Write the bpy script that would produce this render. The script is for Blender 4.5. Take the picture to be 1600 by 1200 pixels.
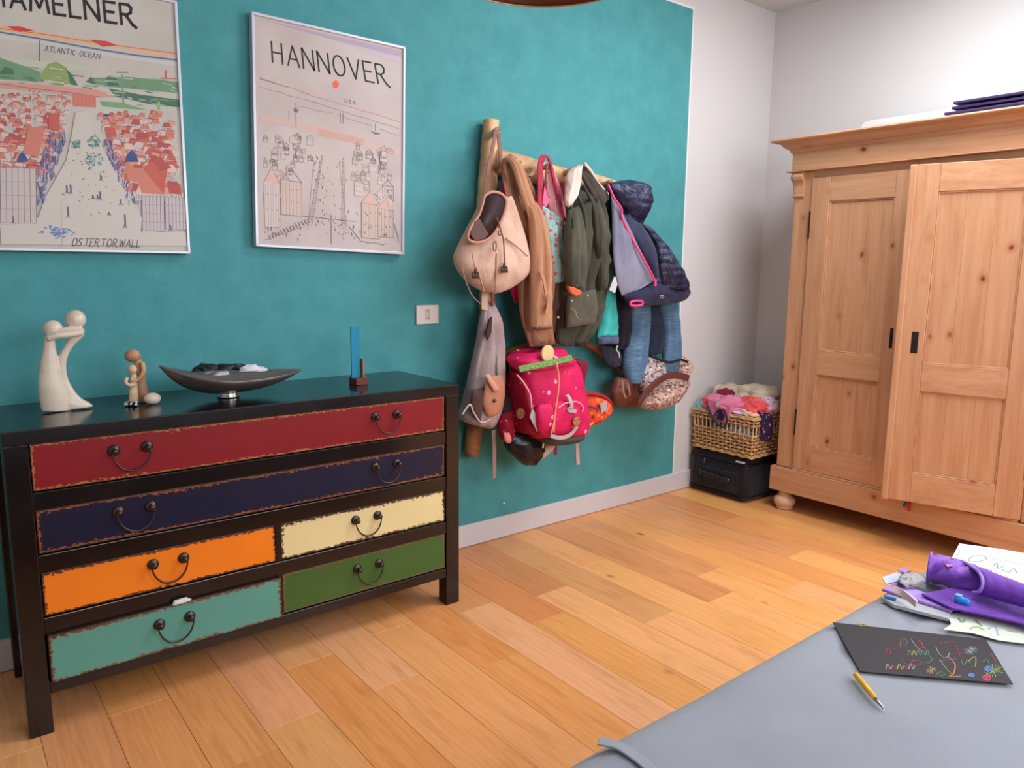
import bpy, bmesh, math, random
from mathutils import Vector, Matrix, noise
random.seed(7)
sc = bpy.context.scene
for o in list(bpy.data.objects): bpy.data.objects.remove(o)
COL = sc.collection
PI = math.pi

# ------------------------------------------------------------------ camera
F = 1165.65
RIGHT = Vector((0.78417041, -0.62046121, 0.01022981))
UP = Vector((0.08799934, 0.12750639, 0.98792623))
FWD = Vector((0.61427427, 0.7738023, -0.15458692))
EYE = Vector((0, -2.758, 1.3))
cam = bpy.data.cameras.new('camera'); cam.sensor_width = 36; cam.lens = 36*F/1600; cam.clip_start = .02
camo = bpy.data.objects.new('camera', cam); COL.objects.link(camo)
camo.matrix_world = Matrix(((RIGHT.x, UP.x, -FWD.x, EYE.x), (RIGHT.y, UP.y, -FWD.y, EYE.y), (RIGHT.z, UP.z, -FWD.z, EYE.z), (0, 0, 0, 1)))
sc.camera = camo

def P(px, py, x=None, y=None, z=None):
    """survey of the photograph: where the sight line of a pixel meets a known plane of the room"""
    d = RIGHT*((px-800)/F) - UP*((py-600)/F) + FWD
    t = (x-EYE.x)/d.x if x is not None else (y-EYE.y)/d.y if y is not None else (z-EYE.z)/d.z
    return EYE + d*t

# ------------------------------------------------------------------ world, lights, exposure
W = bpy.data.worlds.new('world'); sc.world = W; W.use_nodes = True
bg = W.node_tree.nodes['Background']; bg.inputs[0].default_value = (.80, .88, 1, 1); bg.inputs[1].default_value = 1.0
def area(name, loc, rot, sx, sy, power, col):
    l = bpy.data.lights.new(name, 'AREA'); l.shape = 'RECTANGLE'; l.size = sx; l.size_y = sy; l.energy = power; l.color = col
    o = bpy.data.objects.new(name, l); COL.objects.link(o); o.location = loc; o.rotation_euler = rot
    return o
area('daylight_right_window', (4.155, -3.05, 1.95), (0, PI/2, 0), 1.1, 1.3, 34, (.93, .97, 1))
area('daylight_roof_window', (2.95, -1.5, 2.80), (0, 0, 0), 1.3, 1.0, 33, (.93, .97, 1))
area('daylight_front_window', (1.7, -4.28, 1.95), (-PI/2, 0, PI), 2.6, 1.1, 40, (.93, .97, 1))
sc.view_settings.view_transform = 'Standard'; sc.view_settings.look = 'None'
sc.view_settings.exposure = 0.53; sc.view_settings.gamma = 1; sc.view_settings.use_curve_mapping = False

# ------------------------------------------------------------------ materials
def lin(c): return tuple(((v/255)/12.92 if v/255 <= .04045 else ((v/255+.055)/1.055)**2.4) for v in c)
def C4(c, g=1.0): return tuple(min(v*g, .93) for v in lin(c)) + (1,)
class NT:
    def __init__(s, name, rough=.6, spec=.35):
        s.m = bpy.data.materials.new(name); s.m.use_nodes = True; s.n = s.m.node_tree.nodes; s.l = s.m.node_tree.links
        s.b = s.n['Principled BSDF']; s.b.inputs['Roughness'].default_value = rough; s.b.inputs['Specular IOR Level'].default_value = spec
    def node(s, t, **kw):
        n = s.n.new(t)
        for k, v in kw.items():
            if k.startswith('i_'):
                key = k[2:].replace('_', ' '); n.inputs[int(key) if key.isdigit() else key].default_value = v
            else: setattr(n, k, v)
        return n
    def link(s, a, b): s.l.new(a, b); return s
    def pos(s, scale=(1, 1, 1), kind='Position', loc=(0, 0, 0)):
        mp = s.node('ShaderNodeMapping'); mp.inputs['Scale'].default_value = scale; mp.inputs['Location'].default_value = loc
        if kind == 'Position': g = s.node('ShaderNodeNewGeometry'); s.link(g.outputs['Position'], mp.inputs['Vector'])
        else: g = s.node('ShaderNodeTexCoord'); s.link(g.outputs[kind], mp.inputs['Vector'])
        return mp.outputs[0]
    def noise(s, vec, scale=5, detail=3, rough=.5, dist=0):
        n = s.node('ShaderNodeTexNoise', i_Scale=scale, i_Detail=detail, i_Roughness=rough, i_Distortion=dist); s.link(vec, n.inputs['Vector']); return n.outputs[0]
    def ramp(s, fac, stops):
        r = s.node('ShaderNodeValToRGB'); e = r.color_ramp.elements
        while len(e) < len(stops): e.new(.5)
        for q, (p, c) in zip(e, stops): q.position = p; q.color = c if len(c) == 4 else tuple(c)+(1,)
        s.link(fac, r.inputs[0]); return r.outputs[0]
    def mix(s, fac, a, b, mode='MIX'):
        m = s.node('ShaderNodeMix', data_type='RGBA', blend_type=mode)
        for v, i in ((fac, 0), (a, 6), (b, 7)):
            if hasattr(v, 'links'): s.link(v, m.inputs[i])
            else: m.inputs[i].default_value = v
        return m.outputs[2]
    def math(s, op, a, b=0.0, c=0.0):
        m = s.node('ShaderNodeMath', operation=op)
        for v, i in ((a, 0), (b, 1), (c, 2)):
            if hasattr(v, 'links'): s.link(v, m.inputs[i])
            else: m.inputs[i].default_value = v
        return m.outputs[0]
    def base(s, c):
        if hasattr(c, 'links'): s.link(c, s.b.inputs['Base Color'])
        else: s.b.inputs['Base Color'].default_value = c
        return s
    def bump(s, h, strength=.3, dist=.004):
        b = s.node('ShaderNodeBump', i_Strength=strength, i_Distance=dist); s.link(h, b.inputs['Height']); s.link(b.outputs[0], s.b.inputs['Normal']); return s
MC = {}
def plain(name, c, rough=.6, metal=0, spec=.35, g=1.0):
    if name in MC: return MC[name]
    t = NT(name, rough, spec); t.base(C4(c, g)); t.b.inputs['Metallic'].default_value = metal
    n = t.noise(t.pos(), 60, 2); t.bump(n, .06, .002); MC[name] = t.m; return t.m
def cloth(name, c, c2=None, rough=.85, g=1.0, scale=14, weave=500, contrast=.18):
    """fabric: mottled dye plus a fine weave relief"""
    if name in MC: return MC[name]
    t = NT(name, rough, .2); p = t.pos(); n = t.noise(p, scale, 4)
    a = C4(c, g); b = C4(c2, g) if c2 else tuple(v*(1-contrast) for v in a[:3])+(1,)
    t.base(t.ramp(n, [(.35, b), (.62, a)])); w = t.noise(p, weave, 2)
    wr = t.noise(t.pos((1, 1, .45)), 16, 3, .45, .6); b1 = t.node('ShaderNodeBump', i_Strength=.5, i_Distance=.02); t.link(wr, b1.inputs['Height'])
    t.bump(w, .25, .0015); t.link(b1.outputs[0], t.b.inputs['Normal'].links[0].from_node.inputs['Normal']); t.b.inputs['Sheen Weight'].default_value = .15; MC[name] = t.m; return t.m
def dots(name, ground, spots, scale=60, thr=.28, rough=.85, g=1.0, ground2=None):
    """printed fabric: blotches of several colours on a ground"""
    if name in MC: return MC[name]
    t = NT(name, rough, .2); p = t.pos(); n = t.noise(p, 20, 3)
    col = t.ramp(n, [(.4, C4(ground2 or ground, g)), (.6, C4(ground, g))])
    for k, (c, s, th) in enumerate(spots):
        v = t.node('ShaderNodeTexVoronoi', i_Scale=scale*s); q = t.pos((1, 1, 1), loc=(k*3.3, k*1.7, k*.9)); t.link(q, v.inputs['Vector'])
        f = t.ramp(v.outputs['Distance'], [(th, (1, 1, 1, 1)), (th+.05, (0, 0, 0, 1))]); col = t.mix(f, col, C4(c, g))
    t.base(col); t.bump(t.noise(p, 400, 2), .2, .0015); MC[name] = t.m; return t.m
def pine(axis, name):
    """honey pine: long grain, growth bands, scattered dark knots"""
    t = NT(name, .42, .4); s = [9, 9, 9]; s[axis] = .8; p = t.pos(s)
    n1 = t.noise(p, 2.2, 6, .6, .6); col = t.ramp(n1, [(.25, C4((182, 126, 92))), (.5, C4((200, 148, 111))), (.75, C4((210, 161, 124)))])
    s2 = [70, 70, 70]; s2[axis] = 2.5; n2 = t.noise(t.pos(s2), 1.5, 3); col = t.mix(t.ramp(n2, [(.45, (0, 0, 0, 1)), (.75, (.25, .25, .25, 1))]), col, C4((168, 106, 70)))
    s3 = [9, 9, 9]; s3[axis] = 6.0
    v = t.node('ShaderNodeTexVoronoi', i_Scale=1.0); wv = t.node('ShaderNodeVectorMath', operation='ADD'); t.link(t.pos(s3), wv.inputs[0])
    nn = t.node('ShaderNodeTexNoise', i_Scale=6.0); t.link(t.pos(), nn.inputs['Vector']); sc_ = t.node('ShaderNodeVectorMath', operation='SCALE'); sc_.inputs['Scale'].default_value = .3
    t.link(nn.outputs[1], sc_.inputs[0]); t.link(sc_.outputs[0], wv.inputs[1]); t.link(wv.outputs[0], v.inputs['Vector'])
    pick = t.ramp(v.outputs['Color'], [(.34, (0, 0, 0, 1)), (.42, (1, 1, 1, 1))])
    halo = t.ramp(v.outputs['Distance'], [(.06, (.65, .65, .65, 1)), (.24, (0, 0, 0, 1))]); core = t.ramp(v.outputs['Distance'], [(.03, (1, 1, 1, 1)), (.11, (0, 0, 0, 1))])
    col = t.mix(t.math('MULTIPLY', halo, pick), col, C4((176, 100, 62))); col = t.mix(t.math('MULTIPLY', core, pick), col, C4((96, 48, 34)))
    t.base(col); t.bump(n2, .15, .002); return t.m
PINE = [pine(0, 'pine_grain_x'), pine(1, 'pine_grain_y'), pine(2, 'pine_grain_z')]

# ------------------------------------------------------------------ mesh helpers
class MB:
    def __init__(s): s.v = []; s.f = []
    def add(s, V, Fc):
        k = len(s.v); s.v += [Vector(q) for q in V]; s.f += [tuple(i+k for i in q) for q in Fc]; return s
    def box(s, x0, x1, y0, y1, z0, z1):
        return s.add([(x0, y0, z0), (x1, y0, z0), (x1, y1, z0), (x0, y1, z0), (x0, y0, z1), (x1, y0, z1), (x1, y1, z1), (x0, y1, z1)],
                     [(0, 3, 2, 1), (4, 5, 6, 7), (0, 1, 5, 4), (1, 2, 6, 5), (2, 3, 7, 6), (3, 0, 4, 7)])
    def rings(s, R, closed=False, cap=True):
        n = len(R[0]); V = [p for r in R for p in r]; Fc = []; m = len(R)
        for i in range(m if closed else m-1):
            for j in range(n): Fc.append((i*n+j, i*n+(j+1) % n, ((i+1) % m)*n+(j+1) % n, ((i+1) % m)*n+j))
        if cap and not closed: Fc += [tuple(range(n))[::-1], tuple((m-1)*n+j for j in range(n))]
        return s.add(V, Fc)
    def tube(s, pts, r, n=8, closed=False, flat=None):
        pts = [Vector(p) for p in pts]; m = len(pts); rr = r if isinstance(r, (list, tuple)) else [r]*m; R = []; prev = None
        for i, p in enumerate(pts):
            a = pts[(i-1) % m] if (closed or i) else pts[0]; b = pts[(i+1) % m] if (closed or i < m-1) else pts[-1]
            t = (b-a).normalized()
            u = prev - t*prev.dot(t) if prev is not None else t.cross(Vector((.13, -.9, .31)))
            if u.length < 1e-6: u = t.orthogonal()
            u.normalize(); prev = u; w = t.cross(u)
            R.append([p+u*rr[i]*math.cos(2*PI*j/n)+w*rr[i]*math.sin(2*PI*j/n) for j in range(n)])
        return s.rings(R, closed)
    def ribbon(s, pts, w, th=.003, side=None):
        """flat strap: path, width, thickness; side = direction of the width"""
        pts = [Vector(p) for p in pts]; m = len(pts); R = []
        for i, p in enumerate(pts):
            t = (pts[min(i+1, m-1)]-pts[max(i-1, 0)]).normalized(); a = (side or Vector((1, 0, 0))); a = (a-t*a.dot(t)).normalized(); b = t.cross(a)
            ww = w[i] if isinstance(w, (list, tuple)) else w
            R.append([p-a*ww/2-b*th/2, p+a*ww/2-b*th/2, p+a*ww/2+b*th/2, p-a*ww/2+b*th/2])
        return s.rings(R)
    def lathe(s, prof, c, n=24, axis='z'):
        R = []
        for r, h in prof:
            ring = []
            for j in range(n):
                a = 2*PI*j/n; u, w = r*math.cos(a), r*math.sin(a)
                ring.append(Vector(c)+(Vector((u, w, h)) if axis == 'z' else Vector((u, -h, w)) if axis == 'y' else Vector((-h, u, w))))
            R.append(ring)
        return s.rings(R)
    def prism(s, poly, n, th):
        """polygon (3D points) extruded by th along n"""
        k = len(poly); n = Vector(n).normalized()*th; A = [Vector(p) for p in poly]; B = [p+n for p in A]
        return s.add(A+B, [tuple(range(k))[::-1], tuple(range(k, 2*k))]+[(i, (i+1) % k, k+(i+1) % k, k+i) for i in range(k)])
    def build(s, name, mat, parent=None, smooth=False, bevel=0, sub=0, origin=None, solid=0, angle=None):
        root = parent
        off = Vector((0, 0, 0))
        while root is not None: off += root.location; root = root.parent
        org = Vector(origin) if origin is not None else (off if parent is not None else sum(s.v, Vector())/len(s.v))
        if origin is None and parent is None: org.z = min(p.z for p in s.v)
        me = bpy.data.meshes.new(name); me.from_pydata([p-org for p in s.v], [], s.f); me.validate()
        bm = bmesh.new(); bm.from_mesh(me); bmesh.ops.recalc_face_normals(bm, faces=bm.faces); bm.to_mesh(me); bm.free()
        if smooth: me.polygons.foreach_set('use_smooth', [True]*len(me.polygons))
        me.materials.append(mat)
        o = bpy.data.objects.new(name, me); COL.objects.link(o); o.location = org-off; o.parent = parent
        if solid: q = o.modifiers.new('solid', 'SOLIDIFY'); q.thickness = solid; q.offset = 0
        if bevel: q = o.modifiers.new('bevel', 'BEVEL'); q.width = bevel; q.segments = 2; q.limit_method = 'ANGLE'; q.angle_limit = math.radians(40)
        if sub: q = o.modifiers.new('sub', 'SUBSURF'); q.levels = sub; q.render_levels = sub
        return o
def thing(name, label, cat, loc=(0, 0, 0), group=None):
    o = bpy.data.objects.new(name, None); COL.objects.link(o); o.location = loc; o.empty_display_size = .05
    return tag(o, label, cat, group)
def tag(o, label, cat, group=None):
    o['label'] = label; o['category'] = cat
    if group: o['group'] = group
    return o
def struct(o): o['kind'] = 'structure'; return o
def box(name, x0, x1, y0, y1, z0, z1, mat, parent=None, bevel=0, **k): return MB().box(min(x0, x1), max(x0, x1), min(y0, y1), max(y0, y1), min(z0, z1), max(z0, z1)).build(name, mat, parent, bevel=bevel, **k)
def cr(vals, t):
    """Catmull-Rom through a list of tuples, t in 0..1"""
    n = len(vals)-1; x = min(max(t*n, 0), n-1e-6); i = int(x); u = x-i
    a, b, c, d = vals[max(i-1, 0)], vals[i], vals[i+1], vals[min(i+2, n)]
    return [.5*(2*q+(r-p)*u+(2*p-5*q+4*r-w)*u*u+(3*q-p-3*r+w)*u**3) for p, q, r, w in zip(a, b, c, d)]
def loft(rows, n=30, m=36, folds=(), seed=0, boxy=1.0, crumple=0.0, cs=18):
    """a hanging cloth or bag: rows of (left px, right px, depth of its middle, thickness) become closed rings with folds"""
    rows = [(r[0][0], r[0][1], r[1][0], r[1][1], r[2], r[3]) for r in rows]; R = []; rnd = random.Random(seed)
    ph = [rnd.uniform(0, 6.28) for _ in range(6)]
    for i in range(m+1):
        t = i/m; xl, yl, xr, yr, yc, th = cr(rows, t)
        L = P(xl, yl, y=yc); Q = P(xr, yr, y=yc); mid = (L+Q)/2; h = (Q-L)/2
        endf = min(1, (min(t, 1-t)*m+.6)/2.2); ring = []
        for j in range(n):
            a = 2*PI*j/n; c, s = math.cos(a), math.sin(a); c2 = math.copysign(abs(c)**boxy, c); s2 = math.copysign(abs(s)**boxy, s)
            d = 0
            for q, (k, amp, drift) in enumerate(folds): sv = math.sin(k*PI*c2*.8+ph[q]+drift*t*6.28+1.3*noise.noise(Vector((c2*1.5+seed, t*3, q)))); d += 1.25*amp*(.5*sv+.9-1.8*abs(sv)**.7)*(1-c2*c2*.6)*min(1, .25+t*3)
            p = mid+h*c2*(.985+.015*endf)+Vector((0, -th/2*s2*endf, 0))
            if s > -.2: p.y -= d*min(1, s+.2)
            if crumple: p += noise.noise_vector(Vector((p.x*cs+seed, p.y*cs, p.z*cs)))*crumple
            ring.append(p)
        R.append(ring)
    return MB().rings(R)
def px(pts, y): return [P(a, b, y=y) for a, b in pts]
def smooth_path(pts, k=6):
    pts = [tuple(p) for p in pts]; n = (len(pts)-1)*k
    return [Vector(cr(pts, i/n)) for i in range(n+1)]
def lump(c, r, seed, amp=.25, fr=2.2, nu=40, nv=24, fold=.0, flat=.0):
    """crumpled cloth heap"""
    mb = MB(); R = []
    for i in range(nv+1):
        th = PI*(i+.02)/(nv+.04); ring = []
        for j in range(nu):
            a = 2*PI*j/nu; d = Vector((math.sin(th)*math.cos(a), math.sin(th)*math.sin(a), math.cos(th)))
            k = 1+amp*noise.noise(d*fr+Vector((seed*7.1, seed, 0)))+fold*(1-2*abs(noise.noise(d*fr*2.1+Vector((seed, 0, seed*3.3)))))
            z = d.z*k
            if z < -flat: z = -flat+(z+flat)*.15
            ring.append(Vector(c)+Vector((d.x*k*r[0], d.y*k*r[1], z*r[2])))
        R.append(ring)
    return mb.rings(R)

# ================================================================== THE ROOM
XR, XL, YF, ZC = 4.176, -1.3, -4.3, 2.82
WOODY = NT('oak_floor', .38, .45)
t = WOODY; oi = t.node('ShaderNodeObjectInfo')
mp = t.node('ShaderNodeMapping'); g = t.node('ShaderNodeNewGeometry'); ad = t.node('ShaderNodeVectorMath', operation='ADD')
cmb = t.node('ShaderNodeCombineXYZ'); t.link(oi.outputs['Random'], cmb.inputs[2]); sc3 = t.node('ShaderNodeVectorMath', operation='SCALE'); sc3.inputs['Scale'].default_value = 9.0
t.link(cmb.outputs[0], sc3.inputs[0]); t.link(g.outputs['Position'], ad.inputs[0]); t.link(sc3.outputs[0], ad.inputs[1])
mp.inputs['Scale'].default_value = (14, 1.6, 1); t.link(ad.outputs[0], mp.inputs['Vector'])
n1 = t.noise(mp.outputs[0], 1.4, 6, .6, 1.2); mp2 = t.node('ShaderNodeMapping'); mp2.inputs['Scale'].default_value = (120, 5, 1); t.link(ad.outputs[0], mp2.inputs['Vector'])
n2 = t.noise(mp2.outputs[0], 1, 3)
cc = t.mix(1.0, oi.outputs['Color'], t.ramp(n1, [(.25, (.80, .76, .70, 1)), (.5, (1, 1, 1, 1)), (.75, (1.0, 1.0, 1.0, 1))]), 'MULTIPLY')
cc = t.mix(1.0, cc, t.ramp(n2, [(.35, (.9, .88, .85, 1)), (.6, (1, 1, 1, 1))]), 'MULTIPLY')
mp3 = t.node('ShaderNodeMapping'); mp3.inputs['Scale'].default_value = (5.5, 3.4, 1); t.link(ad.outputs[0], mp3.inputs['Vector'])
vk = t.node('ShaderNodeTexVoronoi', i_Scale=1.0); t.link(mp3.outputs[0], vk.inputs['Vector'])
kn = t.math('MULTIPLY', t.ramp(vk.outputs['Distance'], [(.03, (1, 1, 1, 1)), (.10, (0, 0, 0, 1))]), t.ramp(vk.outputs['Color'], [(.62, (0, 0, 0, 1)), (.66, (.8, .8, .8, 1))]))
t.base(t.mix(kn, cc, C4((110, 60, 32)))); t.bump(n2, .08, .001)
t.link(t.ramp(n1, [(.2, (.30, .30, .30, 1)), (.8, (.42, .42, .42, 1))]), t.b.inputs['Roughness'])

floor = struct(box('floor', XL, XR, YF, 0, -.06, -.015, plain('subfloor', (60, 40, 26), .9)))
PW_, X0 = .168, .326
joints = {}
for (mx, my) in ((863, 923), (929, 881), (1239, 916), (1100, 896), (1030, 964), (1141, 811), (1243, 866), (464, 1124), (620, 1065), (616, 981), (745, 949), (858, 965), (480, 1035), (380, 1190), (790, 1029)):
    q = P(mx, my, z=0); joints.setdefault(int(math.floor((q.x-X0)/PW_)), []).append(q.y)
SAMP = [(870, 1020, (214, 156, 116)), (590, 1040, (214, 154, 112)), (560, 1080, (206, 134, 74)), (450, 1080, (216, 150, 112)), (470, 1150, (206, 148, 94)), (650, 1120, (214, 146, 92)), (740, 1090, (214, 148, 94)), (850, 1070, (206, 138, 78)),
        (700, 1000, (214, 150, 100)), (730, 990, (204, 130, 72)), (800, 955, (192, 116, 66)), (900, 1000, (204, 140, 76)), (950, 985, (214, 156, 102)), (840, 900, (176, 112, 68)), (960, 900, (208, 150, 88)), (970, 940, (186, 132, 84)), (1100, 1000, (212, 152, 100)),
        (1100, 930, (208, 146, 88)), (900, 850, (184, 120, 74)), (1000, 850, (194, 130, 80)), (1150, 880, (206, 142, 80)), (1060, 830, (196, 134, 82)), (1200, 850, (190, 130, 84)), (1230, 820, (208, 148, 84)), (1100, 790, (184, 118, 70)), (1300, 890, (216, 158, 94)), (1190, 915, (212, 152, 90)),
        (350, 1170, (206, 138, 84)), (250, 1140, (208, 138, 84)), (130, 1160, (206, 140, 96)), (420, 1010, (206, 150, 104)), (1250, 1000, (214, 154, 96))]  # plank tones carry the light and shade falling on them
rnd = random.Random(11)
c0, c1 = int(math.floor((XL-X0)/PW_)), int(math.ceil((XR-X0)/PW_))
for ci in range(c0, c1):
    xa, xb = max(XL, X0+ci*PW_), min(XR, X0+(ci+1)*PW_)
    if xb-xa < .01: continue
    js = sorted(joints.get(ci, []), reverse=True) or [-rnd.uniform(.25, 1.5)]
    while js[-1] > YF+.5: js.append(js[-1]-rnd.uniform(1.1, 1.7))
    while js[0] < -1.3: js.insert(0, js[0]+rnd.uniform(.9, 1.2))
    js = [0]+[j for j in js if YF+.15 < j < -.12]+[YF]
    for a, b in zip(js, js[1:]):
        o = box('plank', xa+.0005, xb-.0005, b+.0005, a-.0005, -.015, 0, WOODY.m, floor, bevel=.0012)
        base = rnd.choice([(206, 141, 82), (211, 148, 91), (202, 137, 82), (212, 150, 99), (197, 133, 80)])
        o.color = C4(base, 1.4)
        for sx_, sy_, cc_ in SAMP:
            q = P(sx_, sy_, z=0)
            if xa < q.x < xb and b < q.y < a: o.color = C4(tuple(.7*u+.3*v for u, v in zip(cc_, (207, 146, 90))), 1.4)

# walls
WH = NT('white_wall_paint', .8, .2); WH.base(C4((208, 204, 204))); p_ = WH.pos(); WH.bump(WH.noise(p_, 160, 3), .12, .003)
TL = NT('teal_and_white_wall_paint', .75, .25); p_ = TL.pos(); sep = TL.node('ShaderNodeSeparateXYZ'); TL.link(p_, sep.inputs[0])
TXE, TZE = 3.407, 2.68
inside = TL.math('MULTIPLY', TL.math('LESS_THAN', sep.outputs[0], TXE), TL.math('LESS_THAN', sep.outputs[2], TZE))
rim = TL.math('MULTIPLY', TL.math('LESS_THAN', sep.outputs[0], TXE+.012), TL.math('LESS_THAN', sep.outputs[2], TZE+.012))
tn = TL.noise(p_, 9, 5, .6); tf = TL.noise(p_, 240, 2)
teal = TL.ramp(tn, [(.3, C4((66, 139, 144))), (.7, C4((78, 153, 158)))])
teal = TL.mix(TL.ramp(tf, [(.4, (0, 0, 0, 1)), (.75, (.22, .22, .22, 1))]), teal, C4((106, 180, 186)))
cwall = TL.mix(rim, C4((208, 204, 204)), C4((222, 226, 226)))
chips = TL.node('ShaderNodeTexVoronoi', i_Scale=9.0); TL.link(TL.pos((1, 1, 1.3)), chips.inputs['Vector'])
low = TL.math('LESS_THAN', sep.outputs[2], .2)
chip = TL.math('MULTIPLY', TL.math('MULTIPLY', TL.math('LESS_THAN', chips.outputs['Distance'], .05), low), TL.ramp(chips.outputs['Color'], [(.45, (0, 0, 0, 1)), (.5, (1, 1, 1, 1))]))
cwall = TL.mix(inside, cwall, teal); TL.base(TL.mix(chip, cwall, C4((220, 226, 222)))); TL.bump(TL.noise(p_, 190, 3), .2, .003)
struct(box('wall_back', XL-.1, XR+.1, 0, .12, -.06, ZC, TL.m))
# right wall with a window beyond the wardrobe, front wall with a window, roof window in the ceiling
def holed(name, A, u0, u1, v0, v1, hu0, hu1, hv0, hv1, mat):
    mb = MB()
    for a, b, c, d in ((u0, hu0, v0, v1), (hu1, u1, v0, v1), (hu0, hu1, v0, hv0), (hu0, hu1, hv1, v1)): A(mb, a, b, c, d)
    return struct(mb.build(name, mat))
holed('wall_right', lambda m, a, b, c, d: m.box(XR, XR+.12, a, b, c, d), YF, 0, -.06, ZC, -3.7, -2.4, 1.4, 2.5, WH.m)
holed('wall_front', lambda m, a, b, c, d: m.box(a, b, YF-.12, YF, c, d), XL-.1, XR+.1, -.06, ZC, 0.4, 3.0, 1.4, 2.5, WH.m)
struct(box('wall_left', XL-.12, XL, YF, 0, -.06, ZC, WH.m))
holed('ceiling', lambda m, a, b, c, d: m.box(a, b, c, d, ZC, ZC+.12), XL-.1, XR+.1, YF, .1, 2.3, 3.6, -2.0, -1.0, WH.m)
GLZ = NT('window_glass', .02, .5); GLZ.base((1, 1, 1, 1)); GLZ.b.inputs['Transmission Weight'].default_value = 1; GLZ.b.inputs['IOR'].default_value = 1.1
TRIMW = plain('white_gloss_trim', (232, 230, 230), .35)
def window(name, f, u0, u1, v0, v1):
    mb = MB(); k = .06
    for a, b, c, d in ((u0, u0+k, v0, v1), (u1-k, u1, v0, v1), (u0, u1, v0, v0+k), (u0, u1, v1-k, v1), ((u0+u1)/2-k/2, (u0+u1)/2+k/2, v0, v1)): f(mb, a, b, c, d, .05)
    w = struct(mb.build(name, TRIMW))
    for a, b in ((u0+k, (u0+u1)/2-k/2), ((u0+u1)/2+k/2, u1-k)): q = MB(); f(q, a, b, v0+k, v1-k, .006); q.build('pane', GLZ.m, w)
window('window_1', lambda m, a, b, c, d, e: m.box(XR+.06-e/2, XR+.06+e/2, a, b, c, d), -3.7, -2.4, 1.4, 2.5)
window('window_2', lambda m, a, b, c, d, e: m.box(a, b, YF-.06-e/2, YF-.06+e/2, c, d), 0.4, 3.0, 1.4, 2.5)
window('window_3', lambda m, a, b, c, d, e: m.box(a, b, c, d, ZC+.06-e/2, ZC+.06+e/2), 2.3, 3.6, -2.0, -1.0)
BB = plain('white_baseboard_paint', (208, 203, 206), .45)
struct(box('baseboard_back', XL, XR, -.016, 0, .002, .108, BB, bevel=.003))
struct(box('baseboard_right', XR-.016, XR, YF, -.016, .002, .108, BB, bevel=.003))
struct(box('baseboard_left', XL, XL+.016, YF, -.016, .002, .108, BB, bevel=.003))

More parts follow.
